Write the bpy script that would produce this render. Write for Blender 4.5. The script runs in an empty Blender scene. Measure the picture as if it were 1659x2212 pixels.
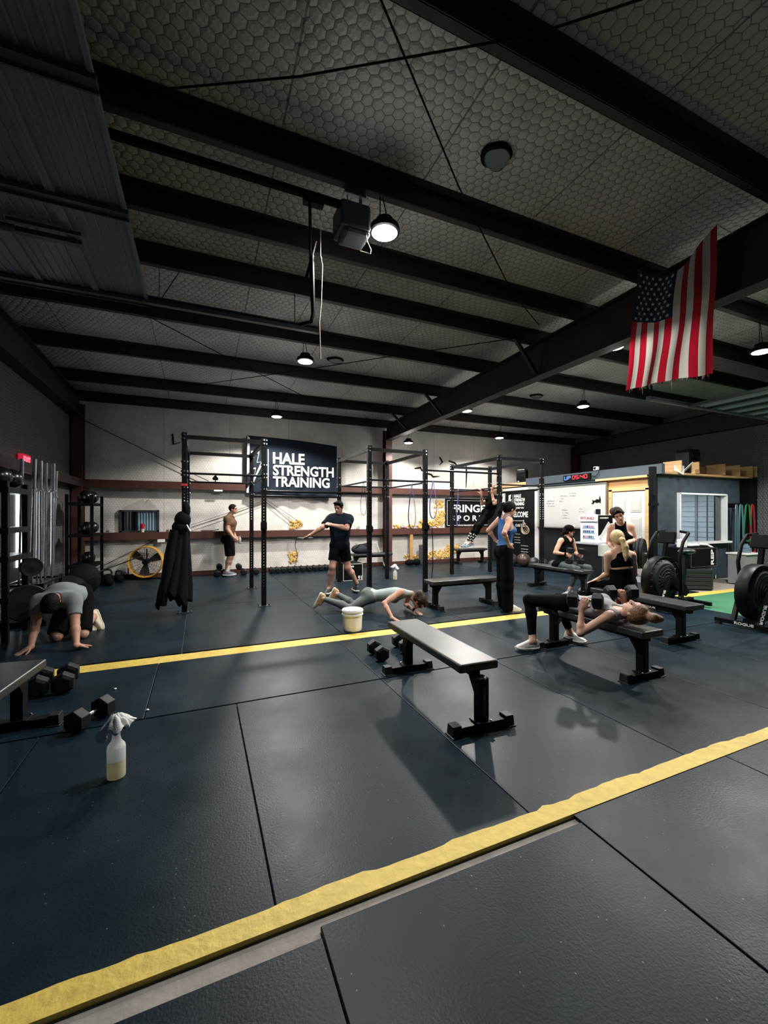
import bpy, math, random
import numpy as np
from mathutils import Vector, Matrix, Quaternion

SC = bpy.context.scene
COL = SC.collection
random.seed(7)
RNG = np.random.default_rng(7)
PI = math.pi

# ---------------------------------------------------------------- camera, world, exposure
cd = bpy.data.cameras.new('camera')
cam = bpy.data.objects.new('camera', cd)
COL.objects.link(cam)
cam.location = (0, 0, 1.5)
cam.rotation_euler = (PI/2, 0, -math.radians(23.596))
cd.sensor_fit = 'HORIZONTAL'
cd.sensor_width = 36
cd.lens = 36*910/1659
cd.shift_y = 7/1659
cd.clip_start = .05
SC.camera = cam
SC.view_settings.view_transform = 'Standard'
SC.view_settings.look = 'None'
SC.view_settings.exposure = EXPOSURE = 0.0
SC.view_settings.gamma = 1
W = bpy.data.worlds.new('world')
SC.world = W
W.use_nodes = True
WB = W.node_tree.nodes['Background']
WB.inputs[0].default_value = (.30, .55, 1, 1)
WB.inputs[1].default_value = .04
LAMP_SPOT = 840          # watts of each high-bay lamp, aimed down
LAMP_UP = 8.5            # spill of the same lamp towards the roof
LAMP_COL = (1, .965, .91)
SC.cycles.max_bounces = 6
SC.cycles.diffuse_bounces = 3
SC.cycles.glossy_bounces = 3
SC.cycles.transmission_bounces = 4
SC.cycles.sample_clamp_indirect = 4
SC.cycles.caustics_reflective = False
SC.cycles.caustics_refractive = False
SC.cycles.use_denoising = True

# ---------------------------------------------------------------- materials
def lin(h):
    h = h.lstrip('#')
    o = []
    for i in (0, 2, 4):
        v = int(h[i:i+2], 16)/255
        o.append(v/12.92 if v <= .04045 else ((v+.055)/1.055)**2.4)
    return tuple(o)
def col(c): return (lin(c) if isinstance(c, str) else tuple(c)) + (1,)
MATS = {}
def mat(name, c=(.5, .5, .5), rough=.6, metal=0, var=0, vs=8, bump=0, bs=60, spec=.5, emit=None, es=1, sheen=0, trans=0, alpha=1, sss=0, tl=0):
    if name in MATS: return MATS[name]
    m = bpy.data.materials.new(name); m.use_nodes = True
    nt = m.node_tree; b = nt.nodes['Principled BSDF']
    b.inputs['Base Color'].default_value = col(c)
    b.inputs['Roughness'].default_value = rough
    b.inputs['Metallic'].default_value = metal
    b.inputs['Specular IOR Level'].default_value = spec
    if sheen: b.inputs['Sheen Weight'].default_value = sheen
    if trans: b.inputs['Transmission Weight'].default_value = trans
    if sss: b.inputs['Subsurface Weight'].default_value = sss; b.inputs['Subsurface Radius'].default_value = (.06, .06, .05); b.inputs['Subsurface Scale'].default_value = 1
    if alpha < 1: b.inputs['Alpha'].default_value = alpha
    if emit is not None:
        b.inputs['Emission Color'].default_value = col(emit)
        b.inputs['Emission Strength'].default_value = es
    tc = nt.nodes.new('ShaderNodeTexCoord') if (var or bump) else None
    if var:
        n = nt.nodes.new('ShaderNodeTexNoise'); n.inputs['Scale'].default_value = vs; n.inputs['Detail'].default_value = 5
        nt.links.new(tc.outputs['Object'], n.inputs['Vector'])
        mx = nt.nodes.new('ShaderNodeMixRGB'); r = col(c)
        mx.inputs[1].default_value = tuple(max(0, x*(1-var)) for x in r[:3])+(1,)
        mx.inputs[2].default_value = tuple(min(1, x*(1+var)) for x in r[:3])+(1,)
        nt.links.new(n.outputs['Fac'], mx.inputs[0]); nt.links.new(mx.outputs[0], b.inputs['Base Color'])
    if bump:
        n = nt.nodes.new('ShaderNodeTexNoise'); n.inputs['Scale'].default_value = bs; n.inputs['Detail'].default_value = 4
        nt.links.new(tc.outputs['Object'], n.inputs['Vector'])
        bp = nt.nodes.new('ShaderNodeBump'); bp.inputs['Strength'].default_value = bump; bp.inputs['Distance'].default_value = .01
        nt.links.new(n.outputs['Fac'], bp.inputs['Height']); nt.links.new(bp.outputs[0], b.inputs['Normal'])
    if tl:
        tr = nt.nodes.new('ShaderNodeBsdfTranslucent'); tr.inputs[0].default_value = col(c); ms = nt.nodes.new('ShaderNodeMixShader'); ms.inputs[0].default_value = tl
        nt.links.new(b.outputs[0], ms.inputs[1]); nt.links.new(tr.outputs[0], ms.inputs[2]); nt.links.new(ms.outputs[0], nt.nodes['Material Output'].inputs[0])
    MATS[name] = m
    return m

def N(nt, t, **k):
    n = nt.nodes.new(t)
    for a, v in k.items(): setattr(n, a, v)
    return n
def math_(nt, op, a, b=None):
    n = N(nt, 'ShaderNodeMath', operation=op)
    for i, v in enumerate((a, b)):
        if v is None: continue
        if isinstance(v, (int, float)): n.inputs[i].default_value = v
        else: nt.links.new(v, n.inputs[i])
    return n.outputs[0]
def vmath(nt, op, a, b=None):
    n = N(nt, 'ShaderNodeVectorMath', operation=op)
    for i, v in enumerate((a, b)):
        if v is None: continue
        if isinstance(v, tuple): n.inputs[i].default_value = v
        else: nt.links.new(v, n.inputs[i])
    return n.outputs['Value'] if op in ('DOT_PRODUCT', 'LENGTH') else n.outputs[0]

def insulation(name, axes, base, wire, cell=.075, seams=1.2, rough=.55, bump=.75):
    """vinyl faced insulation held by hexagonal wire netting, with panel seams"""
    m = bpy.data.materials.new(name); m.use_nodes = True
    nt = m.node_tree; b = nt.nodes['Principled BSDF']; b.inputs['Roughness'].default_value = rough
    L = nt.links.new
    tc = N(nt, 'ShaderNodeTexCoord'); sp = N(nt, 'ShaderNodeSeparateXYZ'); L(tc.outputs['Object'], sp.inputs[0])
    nz = N(nt, 'ShaderNodeTexNoise'); nz.inputs['Scale'].default_value = 1.3; nz.inputs['Detail'].default_value = 4
    L(tc.outputs['Object'], nz.inputs['Vector'])
    u, v = sp.outputs[axes[0]], sp.outputs[axes[1]]
    cb = N(nt, 'ShaderNodeCombineXYZ'); L(u, cb.inputs[0]); L(v, cb.inputs[1])
    p0 = vmath(nt, 'MULTIPLY', cb.outputs[0], (1/cell, 1/cell, 0))
    wob = vmath(nt, 'MULTIPLY', nz.outputs['Color'], (1.6, 1.6, 0))
    p = vmath(nt, 'ADD', p0, wob)
    r, h = (1, 1.7320508, 1), (.5, .8660254, .5)
    def md(x): return vmath(nt, 'SUBTRACT', vmath(nt, 'MODULO', vmath(nt, 'ADD', x, (1000, 1732.0508, 0)), r), h)
    a, c = md(p), md(vmath(nt, 'SUBTRACT', p, h))
    z = (1, 1, 0)
    a, c = vmath(nt, 'MULTIPLY', a, z), vmath(nt, 'MULTIPLY', c, z)
    sel = math_(nt, 'LESS_THAN', vmath(nt, 'DOT_PRODUCT', a, a), vmath(nt, 'DOT_PRODUCT', c, c))
    mx = N(nt, 'ShaderNodeMix', data_type='VECTOR'); L(sel, mx.inputs[0]); L(c, mx.inputs[4]); L(a, mx.inputs[5])
    g = vmath(nt, 'ABSOLUTE', mx.outputs[1])
    e = math_(nt, 'SUBTRACT', .5, math_(nt, 'MAXIMUM', vmath(nt, 'DOT_PRODUCT', g, (.5, .8660254, 0)), vmath(nt, 'DOT_PRODUCT', g, (1, 0, 0))))
    line = N(nt, 'ShaderNodeMapRange'); L(e, line.inputs[0]); line.inputs[1].default_value = .015; line.inputs[2].default_value = .06
    line.inputs[3].default_value = 1; line.inputs[4].default_value = 0
    sm = math_(nt, 'ABSOLUTE', math_(nt, 'SUBTRACT', math_(nt, 'FRACT', math_(nt, 'DIVIDE', math_(nt, 'ADD', u, 100.37), seams)), .5))
    seam = math_(nt, 'LESS_THAN', sm, .006)
    ns = N(nt, 'ShaderNodeTexNoise'); ns.inputs['Scale'].default_value = 2.2; ns.inputs['Detail'].default_value = 6; ns.inputs['Roughness'].default_value = .65
    L(tc.outputs['Object'], ns.inputs['Vector'])
    rp = N(nt, 'ShaderNodeMapRange'); L(ns.outputs['Fac'], rp.inputs[0]); rp.inputs[1].default_value = .3; rp.inputs[2].default_value = .75
    rp.inputs[3].default_value = .78; rp.inputs[4].default_value = 1.1
    bc = N(nt, 'ShaderNodeMixRGB', blend_type='MULTIPLY'); bc.inputs[0].default_value = 1; bc.inputs[1].default_value = col(base); L(rp.outputs[0], bc.inputs[2])
    ml = N(nt, 'ShaderNodeMixRGB'); L(math_(nt, 'MULTIPLY', math_(nt, 'MAXIMUM', line.outputs[0], seam), .75), ml.inputs[0]); L(bc.outputs[0], ml.inputs[1]); ml.inputs[2].default_value = col(wire)
    L(ml.outputs[0], b.inputs['Base Color'])
    hh = math_(nt, 'MINIMUM', e, .25)
    hs = math_(nt, 'SUBTRACT', math_(nt, 'ADD', hh, math_(nt, 'MULTIPLY', ns.outputs['Fac'], 1.2)), math_(nt, 'MULTIPLY', seam, .5))
    bp = N(nt, 'ShaderNodeBump'); bp.inputs['Strength'].default_value = bump; bp.inputs['Distance'].default_value = .035
    L(hs, bp.inputs['Height']); L(bp.outputs[0], b.inputs['Normal'])
    MATS[name] = m
    return m

def rubber_floor(name, c, rough=.5):
    m = bpy.data.materials.new(name); m.use_nodes = True
    nt = m.node_tree; b = nt.nodes['Principled BSDF']; L = nt.links.new
    b.inputs['Specular IOR Level'].default_value = .15
    tc = N(nt, 'ShaderNodeTexCoord')
    geo = N(nt, 'ShaderNodeNewGeometry')
    big = N(nt, 'ShaderNodeTexNoise'); big.inputs['Scale'].default_value = 1.7; big.inputs['Detail'].default_value = 7; big.inputs['Roughness'].default_value = .62
    L(geo.outputs['Position'], big.inputs['Vector'])
    fine = N(nt, 'ShaderNodeTexNoise'); fine.inputs['Scale'].default_value = 95; fine.inputs['Detail'].default_value = 3
    L(geo.outputs['Position'], fine.inputs['Vector'])
    sp = N(nt, 'ShaderNodeTexVoronoi'); sp.inputs['Scale'].default_value = 55; L(geo.outputs['Position'], sp.inputs['Vector'])
    sp2 = N(nt, 'ShaderNodeSeparateColor'); L(sp.outputs['Color'], sp2.inputs[0])
    dot = math_(nt, 'MULTIPLY', math_(nt, 'LESS_THAN', sp.outputs['Distance'], .16), math_(nt, 'GREATER_THAN', sp2.outputs[0], .955))
    rp = N(nt, 'ShaderNodeMapRange'); L(big.outputs['Fac'], rp.inputs[0]); rp.inputs[1].default_value = .32; rp.inputs[2].default_value = .72
    mx = N(nt, 'ShaderNodeMixRGB'); L(rp.outputs[0], mx.inputs[0])
    k = col(c)
    mx.inputs[1].default_value = tuple(x*.78 for x in k[:3])+(1,); mx.inputs[2].default_value = tuple(x*1.35 for x in k[:3])+(1,)
    m2 = N(nt, 'ShaderNodeMixRGB'); L(math_(nt, 'MULTIPLY', dot, .3), m2.inputs[0]); L(mx.outputs[0], m2.inputs[1]); m2.inputs[2].default_value = (.35, .38, .4, 1)
    L(m2.outputs[0], b.inputs['Base Color'])
    rr = N(nt, 'ShaderNodeMapRange'); L(big.outputs['Fac'], rr.inputs[0]); rr.inputs[1].default_value = .3; rr.inputs[2].default_value = .75
    rr.inputs[3].default_value = rough-.07; rr.inputs[4].default_value = rough+.09; L(rr.outputs[0], b.inputs['Roughness'])
    bp = N(nt, 'ShaderNodeBump'); bp.inputs['Strength'].default_value = .35; bp.inputs['Distance'].default_value = .003
    L(fine.outputs['Fac'], bp.inputs['Height']); L(bp.outputs[0], b.inputs['Normal'])
    MATS[name] = m
    return m

def pine(name, c, axis='Z', boards=.14):
    m = bpy.data.materials.new(name); m.use_nodes = True
    nt = m.node_tree; b = nt.nodes['Principled BSDF']; L = nt.links.new; b.inputs['Roughness'].default_value = .5
    tc = N(nt, 'ShaderNodeTexCoord'); mp = N(nt, 'ShaderNodeMapping'); L(tc.outputs['Object'], mp.inputs[0])
    mp.inputs['Scale'].default_value = (1.2, 1.2, 14)
    n = N(nt, 'ShaderNodeTexNoise'); n.inputs['Scale'].default_value = 2.2; n.inputs['Detail'].default_value = 6; L(mp.outputs[0], n.inputs['Vector'])
    vo = N(nt, 'ShaderNodeTexVoronoi'); vo.inputs['Scale'].default_value = 4.5; L(tc.outputs['Object'], vo.inputs['Vector'])
    knot = math_(nt, 'LESS_THAN', vo.outputs['Distance'], .09)
    mx = N(nt, 'ShaderNodeMixRGB'); L(n.outputs['Fac'], mx.inputs[0]); k = col(c)
    mx.inputs[1].default_value = tuple(x*.55 for x in k[:3])+(1,); mx.inputs[2].default_value = tuple(min(1, x*1.3) for x in k[:3])+(1,)
    m2 = N(nt, 'ShaderNodeMixRGB'); L(math_(nt, 'MULTIPLY', knot, .8), m2.inputs[0]); L(mx.outputs[0], m2.inputs[1]); m2.inputs[2].default_value = (.05, .02, .008, 1)
    L(m2.outputs[0], b.inputs['Base Color'])
    MATS[name] = m
    return m

BLACK = mat('black_powder_coat', (.0050, .0054, .0062), .42, spec=.14)
BLACKM = mat('black_matte', (.0035, .0038, .0045), .75, spec=.08)
BLKGLOSS = mat('black_gloss', (.005, .0055, .006), .25)
RUB = mat('hex_rubber', (.006, .008, .0105), .45, spec=.2, var=.25, vs=30)
VINYL = mat('bench_vinyl', (.024, .026, .028), .36, spec=.5, var=.85, vs=4, bump=.12, bs=180)  # pale mottle in the colour carries scuffs and the lamps' sheen on pads
CHROME = mat('chrome', (.62, .64, .66), .18, 1)
STEEL = mat('brushed_steel', (.45, .46, .48), .35, 1)
FLAGT = .5
BOLTM = mat('bolt_zinc', (.75, .77, .8), .25, 1)
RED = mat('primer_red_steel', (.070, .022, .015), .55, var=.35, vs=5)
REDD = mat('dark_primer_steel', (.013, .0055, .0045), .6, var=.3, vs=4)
WHITE = mat('white_plastic', (.80, .81, .80), .4)
WPAINT = mat('white_paint', (.54, .54, .53), .5)
PRINT = mat('white_print', (.80, .80, .78), .6)
CONC = mat('concrete', (.30, .28, .26), .8, var=.35, vs=9, bump=.3, bs=40)
YEL = mat('yellow_paint', (.68, .50, .095), .6, var=.28, vs=16, bump=.5, bs=30)
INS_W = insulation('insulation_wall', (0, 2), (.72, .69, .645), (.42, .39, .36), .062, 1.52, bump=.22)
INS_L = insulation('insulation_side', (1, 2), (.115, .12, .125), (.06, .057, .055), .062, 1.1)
INS_C = insulation('insulation_roof', (0, 1), (.50, .495, .485), (.045, .044, .044), .088, 1.27)
FLOORM = rubber_floor('rubber_matting', (.0066, .0155, .0232), .40)
FIBER = mat('fibreglass_wool', (.62, .40, .12), .95, var=.6, vs=22, bump=1, bs=24)
SLATE = mat('slate_wall_paint', (.030, .046, .062), .6, var=.6, vs=7)
SLATE2 = mat('slate_header_paint', (.040, .058, .072), .55, var=.15, vs=5)
PINE = pine('knotty_pine', (.50, .27, .10))
PINEB = pine('pine_edge', (.62, .38, .18))
GREEN = mat('green_turf', (.035, .17, .085), .9, var=.4, vs=60, bump=.6, bs=250)

# ---------------------------------------------------------------- mesh builder
def fr(d):
    d = Vector(d).normalized()
    a = Vector((0, 0, 1)) if abs(d.z) < .9 else Vector((1, 0, 0))
    x = a.cross(d).normalized(); y = d.cross(x)
    return x, y, d
class MB:
    def __init__(s): s.v = []; s.f = []; s.m = []
    def add(s, v, f, mi=0):
        o = len(s.v); s.v += [tuple(p) for p in v]; s.f += [tuple(i+o for i in q) for q in f]; s.m += [mi]*len(f); return s
    def box(s, cx, cy, cz, sx, sy, sz, R=None, mi=0, taper=1):
        v = []
        for z in (-.5, .5):
            t = taper if z > 0 else 1
            for x, y in ((-.5, -.5), (.5, -.5), (.5, .5), (-.5, .5)):
                p = Vector((x*sx*t, y*sy*t, z*sz))
                if R is not None: p = R @ p
                v.append((p.x+cx, p.y+cy, p.z+cz))
        return s.add(v, [(3, 2, 1, 0), (4, 5, 6, 7), (0, 1, 5, 4), (1, 2, 6, 5), (2, 3, 7, 6), (3, 0, 4, 7)], mi)
    def bar(s, p0, p1, w, h, mi=0, up=(0, 0, 1)):
        p0, p1 = Vector(p0), Vector(p1); d = p1-p0; L = d.length; d.normalize()
        u = Vector(up)
        if abs(u.dot(d)) > .98: u = Vector((1, 0, 0))
        x = d.cross(u).normalized(); z = x.cross(d)
        R = Matrix((x, d, z)).transposed(); c = (p0+p1)/2
        return s.box(c.x, c.y, c.z, w, L, h, R, mi)
    def cyl(s, p0, p1, r0, r1=None, n=16, mi=0, cap=True, ph=0):
        r1 = r0 if r1 is None else r1
        p0, p1 = Vector(p0), Vector(p1); x, y, d = fr(p1-p0)
        v = []
        for p, r in ((p0, r0), (p1, r1)):
            for i in range(n):
                a = 2*PI*i/n+ph; v.append(p+x*math.cos(a)*r+y*math.sin(a)*r)
        f = [(i, (i+1) % n, n+(i+1) % n, n+i) for i in range(n)]
        if cap: f += [tuple(range(n-1, -1, -1)), tuple(range(n, 2*n))]
        return s.add(v, f, mi)
    def tube(s, path, r, n=8, mi=0, closed=False, flat=1):
        P = [Vector(p) for p in path]; k = len(P); v = []; px = None
        for i, p in enumerate(P):
            a = P[(i-1) % k] if (closed or i) else p; b = P[(i+1) % k] if (closed or i < k-1) else p
            d = (b-a).normalized()
            if px is None: x, y, d = fr(d)
            else:
                x = (px-d*px.dot(d)).normalized(); y = d.cross(x)
            px = x; rr = r[i] if isinstance(r, (list, tuple)) else r
            for j in range(n):
                t = 2*PI*j/n; v.append(p+x*math.cos(t)*rr*flat+y*math.sin(t)*rr)
        f = []
        for i in range(k if closed else k-1):
            for j in range(n):
                a, b = i*n, ((i+1) % k)*n; f.append((a+j, a+(j+1) % n, b+(j+1) % n, b+j))
        if not closed: f += [tuple(range(n-1, -1, -1)), tuple(range((k-1)*n, k*n))]
        return s.add(v, f, mi)
    def lathe(s, prof, n=24, c=(0, 0, 0), ax=(0, 0, 1), mi=0, sx=1, sy=1, cap=True):
        x, y, d = fr(ax); c = Vector(c); v = []
        if tuple(ax) == (0, 0, 1): x, y = Vector((1, 0, 0)), Vector((0, 1, 0))
        for r, z in prof:
            for i in range(n):
                a = 2*PI*i/n; v.append(c+x*math.cos(a)*r*sx+y*math.sin(a)*r*sy+d*z)
        k = len(prof); f = []
        for j in range(k-1):
            for i in range(n): f.append((j*n+i, j*n+(i+1) % n, (j+1)*n+(i+1) % n, (j+1)*n+i))
        if cap: f += [tuple(range(n-1, -1, -1)), tuple(range((k-1)*n, k*n))]
        return s.add(v, f, mi)
    def sph(s, c, r, n=16, mi=0, sc=(1, 1, 1), R=None):
        v = []; k = n//2
        for j in range(k+1):
            t = PI*j/k
            t = min(max(t, .02), PI-.02)
            for i in range(n):
                a = 2*PI*i/n; p = Vector((math.sin(t)*math.cos(a)*r*sc[0], math.sin(t)*math.sin(a)*r*sc[1], -math.cos(t)*r*sc[2]))
                if R is not None: p = R @ p
                v.append(p+Vector(c))
        f = [(j*n+i, j*n+(i+1) % n, (j+1)*n+(i+1) % n, (j+1)*n+i) for j in range(k) for i in range(n)]
        f += [tuple(range(n-1, -1, -1)), tuple(range(k*n, (k+1)*n))]
        return s.add(v, f, mi)
    def prism(s, poly, p0, ux, uy, depth, mi=0):
        """polygon (u,v) in the plane p0+u*ux+v*uy, extruded by the vector depth"""
        p0, ux, uy, dp = Vector(p0), Vector(ux), Vector(uy), Vector(depth); n = len(poly)
        v = [p0+ux*a+uy*b for a, b in poly]; v += [q+dp for q in v]
        f = [tuple(range(n-1, -1, -1)), tuple(range(n, 2*n))]+[(i, (i+1) % n, n+(i+1) % n, n+i) for i in range(n)]
        return s.add(v, f, mi)
    def grid(s, fn, nu, nv, mi=0, mif=None, thick=None):
        v = [fn(i/nu, j/nv) for j in range(nv+1) for i in range(nu+1)]; f = []; o = len(s.v); w = nu+1
        s.v += [tuple(p) for p in v]
        for j in range(nv):
            for i in range(nu):
                s.f.append((o+j*w+i, o+j*w+i+1, o+(j+1)*w+i+1, o+(j+1)*w+i)); s.m.append(mif((i+.5)/nu, (j+.5)/nv) if mif else mi)
        return s
    def build(s, name, mats, parent=None, smooth=False, bevel=0, solid=0, seg=2, fix=False):
        me = bpy.data.meshes.new(name)
        me.from_pydata(s.v, [], s.f)
        for m in (mats if isinstance(mats, (list, tuple)) else [mats]): me.materials.append(m)
        if any(s.m): me.polygons.foreach_set('material_index', s.m)
        return link(name, me, parent, smooth, bevel, solid, seg, fix)
def link(name, me, parent=None, smooth=False, bevel=0, solid=0, seg=2, fix=True):
    import bmesh
    if fix or True:
        bm = bmesh.new(); bm.from_mesh(me); bmesh.ops.recalc_face_normals(bm, faces=bm.faces); bm.to_mesh(me); bm.free()
    if smooth:
        me.polygons.foreach_set('use_smooth', [True]*len(me.polygons))
        try: me.set_sharp_from_angle(angle=math.radians(smooth if smooth > 1 else 40))
        except Exception: pass
    o = bpy.data.objects.new(name, me); COL.objects.link(o)
    if parent is not None: o.parent = parent
    if bevel:
        b = o.modifiers.new('bevel', 'BEVEL'); b.width = bevel; b.segments = seg; b.limit_method = 'ANGLE'
    if solid:
        b = o.modifiers.new('solid', 'SOLIDIFY'); b.thickness = solid; b.offset = 0
    return o
def tag(o, label, cat, group=None, kind=None):
    if label: o['label'] = label
    if cat: o['category'] = cat
    if group: o['group'] = group
    if kind: o['kind'] = kind
    return o
def thing(name, label, cat, loc=(0, 0, 0), rz=0, group=None, rot=None, scale=None):
    o = bpy.data.objects.new(name, None); COL.objects.link(o); o.empty_display_size = .1
    o.location = loc; o.rotation_euler = rot if rot is not None else (0, 0, rz)
    if scale: o.scale = (scale,)*3
    return tag(o, label, cat, group)
def struct(name, mb, m, **k):
    return tag(mb.build(name, m, **k), None, None, kind='structure')
KIDS = {}
def dup(root, loc, rz=0, label=None, group=None, rot=None, scale=None):
    r = root.copy(); COL.objects.link(r); r.location = loc; r.rotation_euler = rot if rot is not None else (0, 0, rz)
    if scale: r.scale = (scale,)*3
    if label: r['label'] = label
    if group: r['group'] = group
    for ch in list(root.children):
        c = ch.copy(); COL.objects.link(c); c.parent = r
        for gch in ch.children:
            d = gch.copy(); COL.objects.link(d); d.parent = c
    return r
def words(name, txt, parent, m, p0, ux, uy, w, h, off=0, depth=.003, shear=0):
    """lettering stretched to fill the box p0 + [0,w]*ux + [0,h]*uy"""
    cu = bpy.data.curves.new(name, 'FONT'); cu.body = txt; cu.offset = off; cu.extrude = .02; cu.shear = shear; cu.resolution_u = 3
    t = bpy.data.objects.new(name, cu); COL.objects.link(t)
    dg = bpy.context.evaluated_depsgraph_get()
    me = bpy.data.meshes.new_from_object(t.evaluated_get(dg)); bpy.data.objects.remove(t)
    co = np.empty(len(me.vertices)*3); me.vertices.foreach_get('co', co); co = co.reshape(-1, 3)
    lo, hi = co.min(0), co.max(0); s = (co-lo)/np.maximum(hi-lo, 1e-6)
    ux, uy = np.array(ux, float), np.array(uy, float); nrm = np.cross(ux, uy)
    co = np.array(p0)+np.outer(s[:, 0]*w, ux)+np.outer(s[:, 1]*h, uy)+np.outer(s[:, 2]*depth, nrm)
    me.vertices.foreach_set('co', co.ravel()); me.materials.clear(); me.materials.append(m)
    return link(name, me, parent)
# ================================================================ THE SETTING
XL, XM, XR, YB, YF = -2.62, 5.05, 12.72, 11.6, -1.6     # left wall, middle frame, right wall, back wall, front limit
def pz(y): return 4.1+.03*(YB-y)                          # underside of the purlins
struct('floor', MB().box(5, 5, -.068, 16.5, 14.5, .1), CONC)
struct('wall_back', MB().box(5.05, YB+.05, 2.15, 15.7, .1, 4.5), INS_W)
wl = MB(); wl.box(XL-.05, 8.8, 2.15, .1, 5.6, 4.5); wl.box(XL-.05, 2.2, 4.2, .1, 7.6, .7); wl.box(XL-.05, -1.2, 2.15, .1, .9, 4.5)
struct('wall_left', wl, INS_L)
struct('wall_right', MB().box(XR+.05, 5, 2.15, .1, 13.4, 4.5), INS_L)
cb = MB(); z0, z1 = pz(YB)+.2, pz(YF)+.2
for dz in (0, .06): cb.v += [(-2.75, YB+.1, z0+dz), (12.85, YB+.1, z0+dz), (12.85, YF, z1+dz), (-2.75, YF, z1+dz)]
cb.f = [(0, 1, 2, 3), (7, 6, 5, 4), (0, 4, 5, 1), (1, 5, 6, 2), (2, 6, 7, 3), (3, 7, 4, 0)]; cb.m = [0]*6
struct('ceiling', cb, INS_C)
PUR = [11.52, 10.05, 8.3, 6.7, 5.37, 4.48, 3.5, 2.15, .7, -.7]
for y in PUR:
    m = MB(); z = pz(y)
    m.box(XM, y-.07, z+.1, 15.4, .012, .2); m.box(XM, y-.035, z+.006, 15.4, .07, .012); m.box(XM, y-.105, z+.194, 15.4, .07, .012)
    m.box(XM, y-.002, z+.014, 15.4, .004, .028)
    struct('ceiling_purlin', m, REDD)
def frame(x, nm, front=True):
    m = MB()
    y0, y1 = YF, 11.35; zb0, zb1 = 3.78, 3.68
    for dx, w, za, zc in ((0, .012, 0, 1), (0, .19, 0, .02), (0, .19, -.02, 0)):
        pass
    def slab(w, f0, f1):
        v = []
        for y, zb in ((y0, zb0), (y1, zb1)):
            top = pz(y)
            a, b = f0(zb, top), f1(zb, top)
            v += [(x-w/2, y, a), (x+w/2, y, a), (x+w/2, y, b), (x-w/2, y, b)]
        m.add(v, [(0, 1, 2, 3), (7, 6, 5, 4), (0, 4, 5, 1), (1, 5, 6, 2), (2, 6, 7, 3), (3, 7, 4, 0)])
    slab(.014, lambda b, t: b, lambda b, t: t); slab(.2, lambda b, t: b, lambda b, t: b+.02); slab(.2, lambda b, t: t-.02, lambda b, t: t-.002)
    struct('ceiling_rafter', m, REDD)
    c = MB()
    c.box(x, 11.42, 1.9, .2, .02, 4.2); c.box(x, 11.2, 1.9, .2, .02, 4.05); c.box(x, 11.31, 1.9, .014, .2, 4.05)
    struct('wall_column', c, RED)
for x in (XL+.14, XM, XR-.14): frame(x, '')
for y in (5.37, 8.3, 10.05, 6.7):
    for sx in (-1, 1):
        if y == 6.7 and sx < 0: continue
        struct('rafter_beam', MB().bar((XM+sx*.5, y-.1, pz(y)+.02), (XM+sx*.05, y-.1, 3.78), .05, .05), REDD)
def rod(nm, pts, r=.008):
    return tag(MB().tube(pts, r, 6).build(nm, BLACKM, smooth=True), None, None, kind='structure')
rod('bracing_beam', [(-.4, 3.28, 4.36), (.57, 2.6, 4.22), (1.71, 1.84, 4.2), (2.6, 1.25, 4.36)], .007)
rod('bracing_beam', [(.5, 1.8, 4.36), (1.94, 2.92, 4.2), (3.47, 4.06, 4.2), (4.6, 4.8, 4.32)], .007)
rod('bracing_beam', [(-.9, 6.35, 4.24), (.41, 7.66, 4.2), (1.23, 8.4, 4.16), (2.6, 9.8, 4.14)], .007)
rod('bracing_beam', [(-.4, 9.75, 4.16), (1.02, 8.4, 4.17), (1.99, 7.53, 4.2), (2.86, 6.7, 4.22), (4.5, 5.2, 4.26)], .007)
rod('bracing_beam', [(-2.45, 11.5, 3.68), (-.39, 11.5, 2.64), (.2, 11.5, 2.36)], .009)
rod('bracing_beam', [(-.2, 11.52, 1.2), (1.0, 11.52, 1.62), (1.6, 11.52, 1.86), (2.35, 11.52, 1.25)], .007)
rod('bracing_beam', [(-.2, 11.54, 1.26), (1.0, 11.54, 1.68), (1.62, 11.54, 1.92), (2.6, 11.54, 1.25)], .005)
rod('bracing_beam', [(-2.3, 11.5, .2), (-1.0, 11.5, .9)], .008)
# wall girts (the shelf-like steel rails) and base angle
for z, h, x1 in ((2.14, .17, 12.6), (.93, .16, 8.95)):
    m = MB(); m.box((-2.6+x1)/2, YB-.2, z+h/2, x1+2.6, .012, h); m.box((-2.6+x1)/2, YB-.1, z+h, x1+2.6, .2, .012); m.box((-2.6+x1)/2, YB-.17, z, x1+2.6, .07, .012)
    struct('wall_girt_beam', m, RED)
m = MB(); m.box(-2.5, 8.8, 2.3, .2, 5.5, .012); m.box(-2.4, 8.8, 2.22, .012, 5.5, .17); struct('wall_girt_beam', m, REDD)
struct('baseboard_back', MB().box(5, YB-.02, .05, 15.2, .05, .1), RED)
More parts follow.
